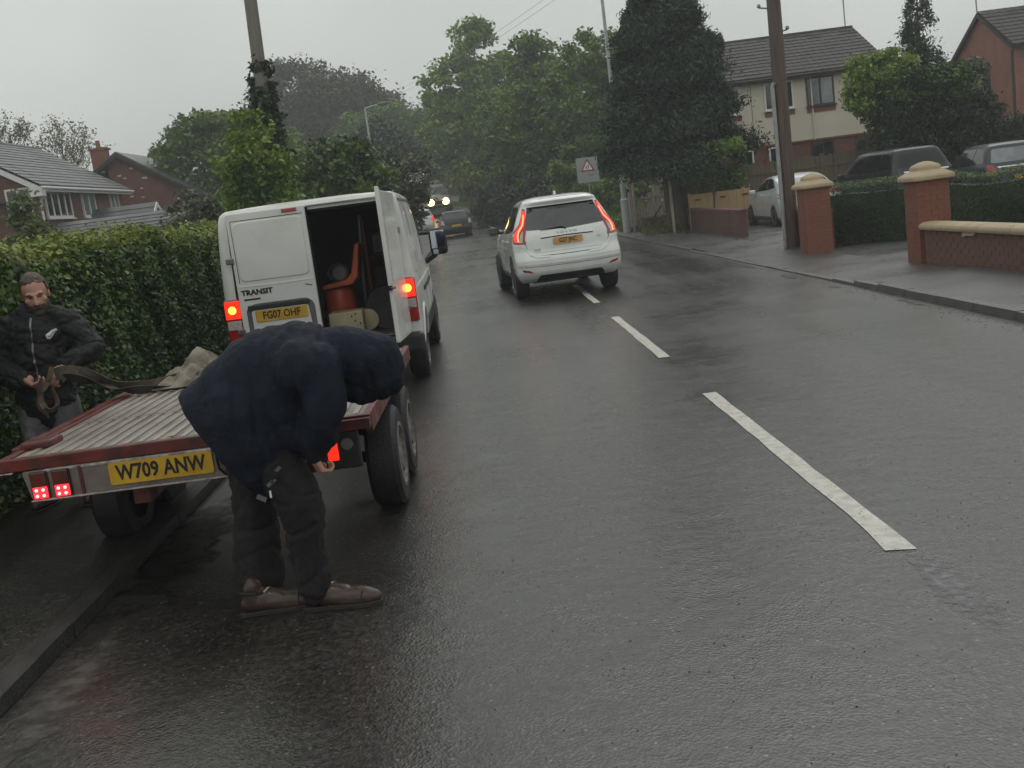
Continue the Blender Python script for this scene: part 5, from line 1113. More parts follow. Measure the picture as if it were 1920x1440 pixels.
MB().tube([(.90, 3.55, 1.12), (1.05, 3.52, 1.20), (1.08, 3.50, 1.25)], .035, 8).obj('mirror_arm', 'black_plastic', m_); MB().tube([(.88, 3.6, 1.5), (1.03, 3.5, 1.5)], .025, 8).obj('mirror_arm', 'black_plastic', m_)
m2 = MB().box((-1.23, 3.42, 1.20), (-1.00, 3.56, 1.55)).obj('door_mirror', 'black_plastic', V, .05)
# rear corner pillars carry the lamps
for s in (1, -1):
    x0, x1 = (.80, .965) if s > 0 else (-.965, -.80)
    a, b_ = min(x0, x1), max(x0, x1)
    t = box('tail_light', 'lamp_red', (a, .010, .70), (b_, .13, 1.15), V, .02)
    MB().lathe([(.0, -.004), (.030, -.002), (.040, .004), (.044, .012)], ((a+b_)/2+.003*s, 0, 1.045), 'y', 20).obj('lit_lens', 'lamp_amber_on', t, smooth=60); box('lit_surround', 'lamp_red_on', (a+.006, .0055, .955), (b_-.006, .0115, 1.135), t, .01)
    box('clear_lens', 'lamp_clear', (a+.012, .002, .845), (b_-.012, .012, .935), t, .01)
# rear frame and bumper
box('door_frame_top', 'gap', (.0, .025, 1.915), (.80, .06, 1.94), V); box('gutter_lip', 'van_white', (.0, .0, 1.975), (.80, .05, 1.990), V, .005)
box('rear_bumper', 'black_plastic', (-.99, -.10, .40), (.99, .06, .60), V, .04); box('bumper_step', 'grey_plastic', (-.45, -.115, .585), (.45, .03, .61), V, .01)
box('load_floor', 'dark_tool', (-.82, .06, .605), (.82, 2.48, .63), V)
MB().tube([(0, -.1, .42), (0, -.22, .42), (0, -.22, .50)], .025, 8).obj('tow_bar', 'badge', V)
# closed left door, built as its own panel
D = MB().box((-.80, -.012, .60), (-.008, .04, 1.992)).obj('rear_door', 'van_white', V, .014, seg=3)
def rim_frame(pts, w, y0, y1):
    b = MB(); p = rounded(pts, .06, 5); c = (sum(q[0] for q in p)/len(p), sum(q[1] for q in p)/len(p))
    inn = [(q[0]+(c[0]-q[0])*w/max(.15, math.hypot(q[0]-c[0], q[1]-c[1])), q[1]+(c[1]-q[1])*w/max(.15, math.hypot(q[0]-c[0], q[1]-c[1]))) for q in p]
    n = len(p); vs = [(a, y0, z) for a, z in p]+[(a, y1, z) for a, z in inn]; b.add(vs, [(i, (i+1) % n, n+(i+1) % n, n+i) for i in range(n)]); b.add([(a, y1, z) for a, z in inn], [tuple(range(n))]); return b
rim_frame([(-.75, 1.31), (-.75, 1.90), (-.05, 1.90), (-.05, 1.31)], .015, -.0125, -.020).obj('pressed_panel', 'van_white', D, smooth=60)
sg = MB().prism(stripe([(-.76, 1.30), (-.76, 1.915), (-.04, 1.915)], .007), -.0135, -.0125, 'xz').obj('panel_groove', 'gap', D)
MB().prism(rounded([(-.74, .76), (-.74, 1.04), (-.66, 1.085), (-.12, 1.085), (-.055, 1.03), (-.055, .76)], .04), -.0135, -.0125, 'xz').obj('plate_recess', 'grey_plastic', D)
MB().prism(rounded([(-.69, .75), (-.69, 1.02), (-.12, 1.02), (-.10, .75)], .03), -.0165, -.0137, 'xz').obj('recess_floor', 'van_white', D)
MB().box((-.72, -.030, 1.022), (-.10, -.0137, 1.072)).obj('plate_lamp_housing', 'black_plastic', D, .01)
plate(D, (-.395, -.024, .955), 'FG07 OHF')
lettering('badge_lettering', 'TRANSIT', .072, (-.605, -.0145, 1.20), D, 'ink', sx=1.10, bold=.003); box('badge_bar', 'ink', (-.745, -.0145, 1.125), (-.58, -.0127, 1.142), D)
box('brake_light', 'lamp_red', (-.24, -.028, 1.943), (-.09, -.0135, 1.978), D, .006)
box('hinge', 'badge', (-.86, -.03, 1.50), (-.78, -.0125, 1.56), D, .012); box('hinge', 'badge', (-.86, -.03, .80), (-.78, -.0125, .85), D, .012)
box('weather_strip', 'gap', (-.006, -.008, .62), (.012, .03, 1.97), D)
MB().prism(stripe([(-.78, 1.27), (-.4, 1.262), (-.03, 1.27)], .014), -.0165, -.0125, 'xz').obj('door_crease', 'crease_white', D)
MB().prism(stripe([(-.12, 1.22), (-.05, 1.20)], .012), -.0145, -.0125, 'xz').obj('scrape', 'grey_plastic', D)
# open right door swung back towards the camera
D = MB().prism([(-.80, .60), (0, .60), (0, 2.0), (-.72, 2.02), (-.80, 2.06)], -.022, .022, 'yz').obj('rear_door', 'van_white', V, .014, seg=3); D.location = (.855, -.01, 0); D.rotation_euler = (0, 0, R(-4.5)); D['label'] = 'open rear door swung out towards the camera'
box('inner_trim', 'van_inner', (-.030, -.72, .72), (-.024, -.08, 1.86), D); box('outer_panel', 'van_white', (.023, -.74, 1.17), (.028, -.06, 1.86), D, .002)
box('hinge', 'badge', (.0, -.05, 1.60), (.035, .05, 1.66), D, .008); box('hinge', 'badge', (.0, -.05, .82), (.035, .05, .87), D, .008); box('latch', 'gap', (-.035, -.83, 1.10), (.02, -.80, 1.14), D)
MB().tube([(0, -.81, 1.12), (.05, -.86, 1.12)], .012, 6).obj('latch_pin', 'badge', D)
# cargo
def cargo(nm, label, cat, loc): return thing(nm, label, cat, (loc[0]-1.69, loc[1]+10.75, loc[2]))
G = cargo('orange_chair', 'orange plastic chair shell lying on the red drum inside the van', 'chair', (.16, .75, 1.12))
MB().prism([(-.20, -.02), (-.20, .02), (.06, .06), (.12, .12), (.20, .42), (.25, .42), (.19, .08), (.12, 0)], -.22, .2, 'xz').obj('shell', 'orange_plastic', G, .015)
G = cargo('red_drum', 'red plastic drum standing inside the van behind the cream box', 'drum', (.10, .75, .63))
MB().lathe([(.15, 0), (.165, .03), (.165, .42), (.15, .46), (.06, .48)], (0, 0, 0), 'z', 24).obj('drum_body', 'red_drum', G, smooth=40); MB().lathe([(.169, .2), (.169, .23)], (0, 0, 0), 'z', 24).obj('hoop', 'red_drum', G)
G = cargo('cream_box', 'cream coloured metal box at the sill of the open van door', 'box', (.24, .28, .63))
box('box_body', 'cream_box', (-.21, -.10, 0), (.14, .2, .24), G, .012); MB().lathe([(.11, .02), (.11, .16)], (.17, .05, .12), 'y', 20).obj('end_drum', 'cream_box', G)
for px, pz in ((.02, .18), (.06, .2), (.05, .13), (.1, .1)): box('rivet_hole', 'gap', (px, -.104, pz), (px+.012, -.1005, pz+.018), G)
G = cargo('machine', 'dark round motor lying beside the orange chair in the van', 'machine', (.15, .72, 1.17))
MB().lathe([(.07, -.1), (.09, -.08), (.09, .06), (.05, .09)], (0, 0, .08), 'y', 18).obj('motor', 'grey_plastic', G, smooth=40); MB().tube([(-.10, -.02, .02), (-.13, -.04, .1), (-.06, -.08, .17), (.02, -.1, .18)], .012, 6).obj('handle', 'badge', G)
G = cargo('tool_rack', 'dark shelving and tools deep inside the van', 'rack', (.35, 1.5, .63))
for z_ in (.3, .7, 1.05): box('shelf', 'dark_tool', (0, 0, z_), (.45, .7, z_+.03), G)
for x_ in (0, .43): box('upright', 'red_drum', (x_, -.02, 0), (x_+.03, .02, 1.2), G)
box('crate', 'dark_tool', (.05, .1, .34), (.35, .5, .6), G, .02); box('crate', 'brown_shoe', (.08, .1, .74), (.38, .5, .98), G, .02)
MB().tube([(-.05, -.3, 0), (-.02, -.28, .6), (.02, -.25, 1.2)], .018, 8).obj('long_handle', 'badge', G)
G = cargo('wheelbarrow_tyre', 'dark rubber tyre leaning inside the van doorway', 'tyre', (.62, .45, .85)); MB().lathe([(.13, -.05), (.22, -.06), (.235, 0), (.22, .06), (.13, .05)], (0, 0, 0), 'y', 26).obj('tyre', 'tyre', G, smooth=40)

# ---------------- flatbed trailer
V = thing('flatbed_trailer', 'twin axle flatbed trailer with ribbed deck and red edges hitched to the white van', 'trailer', (-1.60, 5.28, 0), R(-.6))
XL, XR, YB, ZD = -.92, .90, 2.62, .80
box('deck', 'deck', (XL, .03, ZD-.02), (XR, YB, ZD), V)
rb = MB().box((0, 0, 0), (.028, 1, .008)).mesh('deck_rib', 'deck_rib')
for k in range(24): kid(rb, 'deck_rib', V, (XL+.06+k*.0735, .06, ZD), None, (1, YB-.12, 1))
for k in range(2): box('deck_seam', 'deck', (XL+.03, .9+k*.9, ZD+.009), (XR-.03, .912+k*.9, ZD+.0100), V)
box('rear_channel', 'red_paint', (XL-.04, -.02, ZD-.052), (XR+.03, .028, ZD+.012), V, .006)
box('wear_strip', 'worn_white', (XL+.20, -.045, ZD-.066), (.16, -.006, ZD-.054), V, .003)
for s, x in ((1, XR), (-1, XL)): box('side_channel', 'red_paint', (x-.01, .03, ZD-.09) if s > 0 else (x-.04, .03, ZD-.09), (x+.03, YB, ZD+.012) if s > 0 else (x+.01, YB, ZD+.012), V, .006)
for y in (.3, 1.0, 1.7, 2.4): box('cross_member', 'red_paint', (XL+.03, y, ZD-.10), (XR-.03, y+.05, ZD-.022), V)
MB().box((-.35, .1, .48), (-.27, 4.0, .60)).box((.27, .1, .48), (.35, 4.0, .60)).obj('chassis_rail', 'red_paint', V)
MB().tube([(-.31, 3.9, .54), (0, 5.1, .46)], .045, 8).tube([(.31, 3.9, .54), (0, 5.1, .46)], .045, 8).obj('drawbar', 'red_paint', V); MB().tube([(0, 5.0, .46), (0, 5.28, .50)], .04, 8).obj('coupling', 'badge', V)
MB().tube([(0, 4.6, .12), (0, 4.6, .75)], .03, 8).obj('jockey_stand', 'galv', V)
# lamp board hanging below the rear edge
LB = thing('x', None, None); bpy.data.objects.remove(LB)
pb = [(-.80, .600), (-.83, .745), (.12, .745), (.19, .700), (.245, .625), (.215, .600)]
lb = MB().prism(rounded(pb, .012, 2), -.040, -.020, 'xz').obj('lamp_board', 'grey_paint', V, .003)
box('lower_lip', 'worn_white', (-.80, -.058, .592), (.215, -.018, .600), lb, .002); box('divider', 'red_paint', (-.545, -.048, .60), (-.53, -.041, .745), lb)
plate(lb, (-.135, -.047, .680), 'W709 ANW', w=.52)
for x in (-.745, -.635):
    box('lamp_frame', 'black_plastic', (x-.045, -.052, .602), (x+.045, -.0405, .742), lb, .004); u = box('unlit_lens', 'lens_dark', (x-.038, -.060, .672), (x+.038, -.0525, .738), lb, .004)
    l_ = box('lit_lens', 'led_red', (x-.036, -.062, .606), (x+.036, -.0525, .664), lb, .004)
    for dx in (-.017, .017):
        for dz in (.621, .650): MB().lathe([(.008, -.066), (.008, -.0625)], (x+dx, 0, dz), 'y', 10).obj('led', 'led_spot', lb)
MB().tube([(.165, -.045, .75), (.150, -.06, .70), (.155, -.06, .64), (.185, -.05, .60), (.23, -.03, .56)], .006, 6).obj('cable', 'gap', V)
# right rear lamp cluster
box('lamp_bracket', 'black_plastic', (.58, -.03, .55), (.86, .0, ZD-.055), V, .01); box('rear_lamp', 'lamp_red_on', (.695, -.045, .60), (.75, -.031, .69), V, .006); box('gusset', 'red_paint', (.50, -.06, ZD-.055), (.93, -.021, ZD+.0), V, .004)
MB().lathe([(.03, -.05), (.03, -.031)], (.80, 0, .68), 'y', 14).obj('reflector', 'badge', V)
for s in (1, -1):
    for y in (1.22, 1.98):
        w = wheel(V, (s*.83, y, .315), .315, .19, .19, s, 'hub_dirt', 6)
    for y in (1.22, 1.98):
        MB().tube([(s*.25, y, .40), (s*.74, y, .315)], .035, 8).obj('axle_arm', 'gap', V)
fr = MB().box((XL-.03, .25, ZD-.001), (XL+.14, .42, ZD+.045)).obj('hinge_lump', 'red_paint', V, .015)
box('side_rail', 'red_paint', (XL-.10, .3, ZD-.06), (XL-.055, 2.5, ZD+.012), V, .006); box('ramp_end', 'worn_white', (XL-.35, -.03, ZD-.06), (XL+.04, .22, ZD-.0535), V, .01)
box('ramp_edge', 'red_paint', (XL-.38, -.06, ZD-.13), (XL-.045, -.015, ZD-.061), V, .01); box('marker_lamp', 'badge', (XL-.16, -.07, ZD-.2), (XL-.10, -.03, ZD-.15), V, .01)
# white patches of bird lime / paint on the deck
for k in range(26):
    cx, cy = random.uniform(-.1, .8), random.uniform(.08, 1.2)
    pts = [(cx+random.uniform(.02, .05)*math.cos(a), cy+random.uniform(.01, .03)*math.sin(a), ZD+.0085) for a in [2*math.pi*i/7 for i in range(7)]]
    if k == 0: fl = MB()
    fl.add(pts, [tuple(range(7))])
fl.obj('flaked_paint', 'brick_dark', V)['kind'] = 'stuff'
# ---------------------------------------------------------------- people
def cap_chain(b, pts, rads, n=14, flat=None):
    """closed tapered limb through joints, with rounded ends; flat=(axis vector, factor) squashes it"""
    P = [Vector(p) for p in pts]; R_ = list(rads)
    # subdivide smoothly
    Q = []; q = []
    m = len(P)
    for i in range(m-1):
        for k in range(5):
            t = k/5; p0 = P[max(i-1, 0)]; p1 = P[i]; p2 = P[i+1]; p3 = P[min(i+2, m-1)]
            v = .5*((2*p1)+(p2-p0)*t+(2*p0-5*p1+4*p2-p3)*t*t+(-p0+3*p1-3*p2+p3)*t**3)
            Q.append(v); u = t*t*(3-2*t); q.append(R_[i]*(1-u)+R_[i+1]*u)
    Q.append(P[-1]); q.append(R_[-1])
    d0 = (Q[0]-Q[1]).normalized(); d1 = (Q[-1]-Q[-2]).normalized()
    pre = [(Q[0]+d0*q[0]*math.sin(R(a)), q[0]*math.cos(R(a))) for a in (80, 55, 28)]; post = [(Q[-1]+d1*q[-1]*math.sin(R(a)), q[-1]*math.cos(R(a))) for a in (28, 55, 80)]
    Q = [p for p, _ in pre]+Q+[p for p, _ in post]; q = [r for _, r in pre]+q+[r for _, r in post]
    c = MB(); c.tube(Q, q, n)
    if flat:
        ax = Vector(flat[0]).normalized(); f = flat[1]; cen = sum(P, Vector())/m
        for i, v in enumerate(c.v):
            v = Vector(v); k = min(range(len(Q)), key=lambda j: (Q[j]-v).length); dv = v-Q[k]; c.v[i] = tuple(Q[k]+dv+ax*dv.dot(ax)*(f-1))
    b.add(c.v, c.f)
def ell(b, c, r, rot=None, n=18):
    vs = []; fs = []
    for i in range(1, n):
        th = math.pi*i/n
        for k in range(n*2-8):
            ph = 2*math.pi*k/(n*2-8); v = Vector((r[0]*math.sin(th)*math.cos(ph), r[1]*math.sin(th)*math.sin(ph), r[2]*math.cos(th)))
            if rot is not None: v = rot @ v
            vs.append(v+Vector(c))
    m = n*2-8; fs = [(i*m+k, i*m+(k+1) % m, (i+1)*m+(k+1) % m, (i+1)*m+k) for i in range(n-2) for k in range(m)]
    fs += [tuple(range(m-1, -1, -1)), tuple((n-2)*m+k for k in range(m))]; b.add(vs, fs)
def skin(name, b, vox, m, parent, smooth=8, fold=None, disp=None, crease=None):
    o = b.obj(name, m, parent); md = o.modifiers.new('r', 'REMESH'); md.mode = 'VOXEL'; md.voxel_size = vox
    sm = o.modifiers.new('s', 'SMOOTH'); sm.iterations = smooth; sm.factor = .6; baked(o)
    me = o.data
    if fold or disp or crease:
        n = len(me.vertices); co = np.empty(n*3, 'f4'); me.vertices.foreach_get('co', co); no = np.empty(n*3, 'f4'); me.vertices.foreach_get('normal', no); co = co.reshape(-1, 3); no = no.reshape(-1, 3)
        out = co.copy()
        for i in range(n):
            p = Vector(co[i]); a = 0
            if fold:
                for sc, amp, st in fold: a += amp*(noise.noise(Vector((p.x*sc*st[0], p.y*sc*st[1], p.z*sc*st[2])))-.1*abs(noise.noise(p*sc*2)))
            if crease:
                for sc, amp, st in crease: a -= amp*max(0, 1-5*abs(noise.noise(Vector((p.x*sc*st[0]+3, p.y*sc*st[1], p.z*sc*st[2])))))
            if disp: a += disp(p, Vector(no[i]))
            out[i] += no[i]*a
        me.vertices.foreach_set('co', out.reshape(-1)); me.update()
    me.materials.clear(); me.materials.append(M[m] if isinstance(m, str) else m)
    me.polygons.foreach_set('use_smooth', [True]*len(me.polygons)); return o
def hand(name, parent, wrist, dirv, palm_n, m='skin', curl=50, side=1, s=1., spread=.012, curls=None, vox=.0035):
    """palm plus five separate bent fingers. dirv: wrist to knuckles, palm_n: the way the palm faces, side: which side the thumb leaves"""
    d = Vector(dirv).normalized(); n = Vector(palm_n); n = (n-d*n.dot(d)).normalized(); t = d.cross(n)*side; W_ = Vector(wrist); b = MB()
    cap_chain(b, [W_-d*.05*s, W_, W_+d*.03*s], [.028*s, .027*s, .030*s], 12, (n, .75))
    for k in range(4):
        off = (-.030+.020*k)*s; base = W_+d*.03*s+t*off*.7; kn = W_+d*(.088-.004*abs(k-1.4))*s+t*off
        cap_chain(b, [base, kn], [.016*s, .0125*s], 10)
        c = (curls or [curl, curl*.95, curl, curl*1.05])[k]; L_ = [(.040, .026, .02), (.044, .029, .021), (.041, .027, .02), (.032, .020, .018)][3-k] if side > 0 else [(.040, .026, .02), (.044, .029, .021), (.041, .027, .02), (.032, .020, .018)][k]
        p = kn; a = 0; pts = [kn]
        for j in range(3): a += R(c); p = p+(d*math.cos(a)+n*math.sin(a)+t*off*.8)*L_[j]*s; pts.append(p)
        cap_chain(b, pts, [.0105*s, .0095*s, .0085*s, .007*s], 10)
    th = W_+d*.022*s+t*.028*s
    cap_chain(b, [W_+d*.012*s+t*.012*s, th, th+(d*.9+t*.7+n*.5).normalized()*.038*s, th+(d*.9+t*.7+n*.5).normalized()*.038*s+(d*1.0+n*.8).normalized()*.030*s], [.017*s, .0155*s, .012*s, .009*s], 10)
    return skin(name, b, vox, m, parent, 3)

# ---------------- man bending over beside the trailer wheels
MX, MY = -1.05, 4.88
G = thing('person', 'person in dark navy hooded coat bending double at the right rear corner of the trailer', 'person', (MX, MY, 0))
def P(x, z, y=0.): return (x-MX, y, z)
# body: one continuous figure under the clothes
b = MB()
cap_chain(b, [P(-1.18, .92), P(-1.06, 1.06), P(-.88, 1.13), P(-.76, 1.12)], [.15, .14, .16, .13], 16)
cap_chain(b, [P(-.74, 1.12), P(-.66, 1.08), P(-.60, 1.05)], [.07, .062, .06]); ell(b, P(-.585, 1.085), (.09, .08, .105), Matrix.Rotation(R(-60), 3, 'Y'))
for s in (1, -1):
    hipx = -1.24 if s > 0 else -1.17
    if s > 0: leg = [P(-1.22, .88, .09), P(-1.24, .50, .10), P(-1.27, .10, .08)]
    else: leg = [P(-1.17, .90, -.09), P(-1.01, .49, -.10), P(-1.0, .10, -.08)]
    cap_chain(b, leg, [.09, .045, .035])
    cap_chain(b, [P(-.80, 1.14, s*.17), P(-.80, .96, s*.20), P(-.865, .76, s*.16 if s > 0 else -.15)], [.05, .04, .026])
skin('body', b, .014, 'skin', G, 3)
# coat
b = MB()
cap_chain(b, [P(-1.42, .95), P(-1.33, .995), P(-1.22, 1.06), P(-1.06, 1.145), P(-.90, 1.185), P(-.78, 1.15)], [.15, .165, .180, .190, .168, .15], 22, ((0, 1, 0), 1.22))
cap_chain(b, [P(-1.13, 1.0), P(-.98, 1.08), P(-.86, 1.10)], [.22, .22, .16], 20, ((0, 1, 0), 1.1))
cap_chain(b, [P(-.86, 1.15, -.16), P(-.84, 1.15, .16)], [.15, .15], 16)
# skirt of the coat hanging down in front of the thighs
cap_chain(b, [P(-1.19, .99), P(-1.165, .84), P(-1.145, .70), P(-1.14, .61)], [.235, .225, .190, .14], 24, ((0, 1, 0), 1.2))
cap_chain(b, [P(-1.40, .94), P(-1.30, .80), P(-1.20, .66)], [.14, .14, .12], 16, ((0, 1, 0), 1.5))
cap_chain(b, [P(-1.00, .98), P(-1.00, .84), P(-1.04, .76)], [.15, .13, .09], 16, ((0, 1, 0), 1.6))
# near arm reaching straight down, far arm beyond it
cap_chain(b, [P(-.80, 1.15, -.17), P(-.79, .99, -.20), P(-.835, .87, -.18), P(-.865, .775, -.15)], [.118, .100, .088, .070], 16)
for k in range(9):
    a = R(-20+k*27.5); a2 = R(-20+(k+1)*27.5); cap_chain(b, [P(-.715+.02*math.sin(a), 1.13+.155*math.sin(a), -.145*math.cos(a)), P(-.715+.02*math.sin(a2), 1.13+.155*math.sin(a2), -.145*math.cos(a2))], [.024, .024], 8)
cap_chain(b, [P(-.82, 1.12, .17), P(-.82, .97, .22), P(-.92, .83, .2)], [.10, .085, .066], 16)
def hemcut(p, n):
    return .006*math.sin(p.x*38+p.z*20)*(1 if p.z < .9 else .3)
coat = skin('coat', b, .011, 'navy', G, 7, fold=[(3.5, .010, (1, .6, .45)), (9, .006, (1.5, .6, .3)), (22, .003, (1.4, .8, .4))], disp=hemcut, crease=[(4.5, .011, (1.7, .5, .22)), (9, .005, (1.6, .6, .3))])
# straight hem: cut the cloth along the bottom edge and give it a thickness
bm = bmesh.new(); bm.from_mesh(coat.data)
bmesh.ops.bisect_plane(bm, geom=bm.verts[:]+bm.edges[:]+bm.faces[:], plane_co=P(-1.47, 1.10), plane_no=(-.85, 0, -.525), clear_outer=True)
bmesh.ops.bisect_plane(bm, geom=[g for g in bm.verts[:]+bm.edges[:]+bm.faces[:]], plane_co=P(-1.13, .55), plane_no=(.60, 0, -.80), clear_outer=False)
kill = [f for f in bm.faces if (lambda q: (q.x-P(-1.13, .55)[0])*.60+(q.z-.55)*-.80 > 0 and q.x < P(-.955, 0)[0])(f.calc_center_median())]
bmesh.ops.delete(bm, geom=kill, context='FACES'); bm.to_mesh(coat.data); bm.free(); sd = coat.modifiers.new('t', 'SOLIDIFY'); sd.thickness = .012; sd.offset = -1
# hood: a shell open towards the ground
b = MB()
cap_chain(b, [P(-.80, 1.17), P(-.70, 1.16), P(-.60, 1.12), P(-.55, 1.045)], [.13, .142, .150, .118], 20, ((0, 1, 0), .98)); cap_chain(b, [P(-.66, 1.20), P(-.54, 1.17), P(-.49, 1.08)], [.075, .085, .07], 16)
cap_chain(b, [P(-.72, 1.07), P(-.64, 1.0), P(-.60, .98)], [.09, .085, .06], 16)
hood = skin('hood', b, .010, 'navy', G, 5, fold=[(5, .010, (1, .6, .8)), (16, .005, (1, 1, .5))], crease=[(5, .008, (1.6, .8, .4))])
# reflective tag and zip end at the hem
for (x, z, w_, h_, r_, m_) in ((-1.045, .715, .016, .05, 50, 'grey_plastic'), (-1.075, .665, .016, .05, 55, 'grey_plastic'), (-1.13, .60, .022, .045, -60, 'grey_plastic')):
    t = MB().box((-w_/2, -.003, -h_/2), (w_/2, .003, h_/2)).obj('hem_tag', m_, coat); t.location = P(x, z, -.215); t.rotation_euler = (0, R(r_), 0)
t = MB().box((-.004, -.003, -.016), (.004, .003, .016)).obj('zip_pull', 'white_cloth', coat); t.location = P(-1.085, .615, -.225)
# trousers
b = MB()
cap_chain(b, [P(-1.22, .98, .0), P(-1.17, .92, 0)], [.14, .15], 16, ((0, 1, 0), 1.15))
cap_chain(b, [P(-1.22, .90, .08), P(-1.225, .68, .10), P(-1.24, .48, .10), P(-1.265, .28, .09), P(-1.275, .105, .08)], [.13, .118, .110, .11, .115], 18)
cap_chain(b, [P(-1.14, .88, -.08), P(-1.05, .68, -.10), P(-.99, .50, -.10), P(-.99, .30, -.09), P(-.99, .115, -.08)], [.135, .122, .110, .100, .096], 18)
skin('trousers', b, .010, 'black_trousers', G, 6, fold=[(6, .020, (1, 1, .35)), (14, .010, (1, 1, .6)), (34, .003, (1, 1, 1))], crease=[(5, .012, (.8, .8, 1.5)), (12, .005, (.8, .8, 1.5))])
# shoes: long worn brown lace ups
def shoe(name, hx, hy, yaw, m='brown_shoe', s=1., label=None):
    o = thing('x', None, None) if False else None
    b = MB(); cap_chain(b, [(0, 0, .055), (.10, 0, .052), (.20, 0, .042), (.255, 0, .036)], [.040, .040, .040, .030], 16, ((0, 1, 0), 1.05)); cap_chain(b, [(.012, 0, .06), (.022, 0, .125)], [.044, .042], 14); cap_chain(b, [(.05, 0, .08), (.13, 0, .066)], [.036, .036], 14)
    sh = skin(name, b, .006, m, G, 4, fold=[(18, .005, (1, 1, 1))]); sh.location = (hx-MX, hy-MY, .0); sh.rotation_euler = (0, 0, R(yaw)); sh.scale = (s, s, s)
    pr = [(-.045, -.030), (-.02, -.042), (.08, -.036), (.18, -.048), (.25, -.040), (.288, -.015), (.288, .015), (.25, .036), (.18, .044), (.08, .036), (-.02, .042), (-.045, .030)]
    MB().prism(pr, 0, .022, 'xy').obj('sole', 'sole', sh, .004); MB().tube([(.205, -.046, .03), (.212, -.03, .066), (.215, 0, .078), (.212, .03, .066), (.205, .046, .03)], .0035, 6).obj('toe_seam', 'sole', sh); MB().tube([(-.035, -.02, .11), (-.02, -.046, .115), (.04, -.046, .105), (.07, -.02, .098)], .006, 6).obj('collar', 'sole', sh)
    for k in range(4): MB().tube([(.068+.022*k, -.026, .100-.010*k), (.085+.022*k, 0, .110-.011*k), (.095+.022*k, .026, .098-.010*k)], .0045, 5).obj('lace', 'lace', sh)
    return sh
shoe('shoe', -1.00, 4.80, -6, s=1.13); shoe('shoe', -1.31, 4.84, 4, s=1.10)
# the hands
hand('hand', G, P(-.885, .745, -.15), (.30, .1, -.90), (.75, .5, -.1), curl=62, side=-1, s=.92)
hand('hand', G, P(-.94, .80, .2), (-.35, .1, -1), (.5, 0, .2), curl=60, side=1)

# ---------------- man in the black jacket, standing by the hedge
LX, LY, LZ = -3.06, 7.35, .085
G = thing('person', 'bearded person in black jacket with white chest patch, pulling a strap beside the hedge', 'person', (LX, LY, LZ))
def Q(x, z, y=0.): return (x-LX, y, z-LZ)
face = Vector((.42, -.9, 0)).normalized()      # he looks down towards his hands
# body
b = MB()
cap_chain(b, [Q(-3.10, .88), Q(-3.09, 1.10), Q(-3.08, 1.30), Q(-3.07, 1.40)], [.14, .14, .16, .10], 16, ((0, 1, 0), .75))
cap_chain(b, [Q(-3.07, 1.38), Q(-3.055, 1.47)], [.062, .058])
for s in (1, -1): cap_chain(b, [Q(-3.10+s*.09, .88), Q(-3.11+s*.13, .5, -.02), Q(-3.10+s*.14, .16, 0)], [.09, .06, .045])
cap_chain(b, [Q(-2.88, 1.36, 0), Q(-2.76, 1.16, -.04), Q(-2.87, 1.06, -.24)], [.055, .045, .03]); cap_chain(b, [Q(-3.28, 1.36, 0), Q(-3.36, 1.10, -.04), Q(-3.10, 1.01, -.26)], [.055, .045, .03])
# head, built in its own frame then turned
HB = MB(); hc = Vector((0, 0, 0))
ell(HB, (0, .012, .035), (.078, .098, .105)); ell(HB, (0, -.025, -.035), (.062, .072, .080)); cap_chain(HB, [(0, -.05, -.082), (0, -.066, -.088)], [.040, .030])
cap_chain(HB, [(0, -.092, .022), (0, -.112, -.006), (0, -.117, -.022)], [.010, .013, .016], 8)            # nose
for s in (1, -1):
    cap_chain(HB, [(s*.014, -.090, .030), (s*.045, -.078, .032)], [.011, .010], 8)                       # brow ridge
    ell(HB, (s*.046, -.062, -.012), (.022, .020, .018), None, 10)                                       # cheek
    ell(HB, (s*.078, .018, -.002), (.010, .020, .032), None, 10)                                        # ear
    ell(HB, (s*.014, -.103, -.020), (.010, .010, .008), None, 8)
cap_chain(HB, [(-.022, -.088, -.055), (.022, -.088, -.055)], [.009, .009], 8)                             # lips
Mh = Matrix.Translation(Vector(Q(-3.045, 1.545, -.03))) @ Matrix.Rotation(R(20), 4, 'Z') @ Matrix.Rotation(R(14), 4, 'X') @ Matrix.Rotation(R(-4), 4, 'Y') @ Matrix.Scale(1.06, 4)
b.add([Mh @ Vector(v) for v in HB.v], HB.f)
body = skin('body', b, .0065, 'skin', G, 3)
bt = tree_of(body)
def on_head(pts2, name, m, off=.004, step=.012):
    """a piece of hair or beard lying on the head: pts (x, z) seen from the face"""
    bm = grid_cut(pts2, step); base = {}
    rotm = Mh.to_3x3()
    for v in bm.verts:
        o = Mh @ Vector((v.co.x, -.4, v.co.y)); h, nn, i, d = bt.ray_cast(o, (rotm @ Vector((0, 1, 0))).normalized())
        if h is None: h, nn, i, d = bt.find_nearest(Mh @ Vector((v.co.x, -.05, v.co.y)))
        base[v] = h.copy(); v.co = h+nn*(off+random.uniform(-.0012, .0012))
    ed = [e for e in bm.edges if len(e.link_faces) == 1]; mp = {}
    for e in ed:
        for v in e.verts:
            if v not in mp: mp[v] = bm.verts.new(base[v]-(v.co-base[v])*.4)
    for e in ed: bm.faces.new((e.verts[0], e.verts[1], mp[e.verts[1]], mp[e.verts[0]]))
    bmesh.ops.recalc_face_normals(bm, faces=bm.faces); me = bpy.data.meshes.new(name); bm.to_mesh(me); bm.free(); me.materials.append(M[m]); me.polygons.foreach_set('use_smooth', [True]*len(me.polygons)); return link(name, me, G)
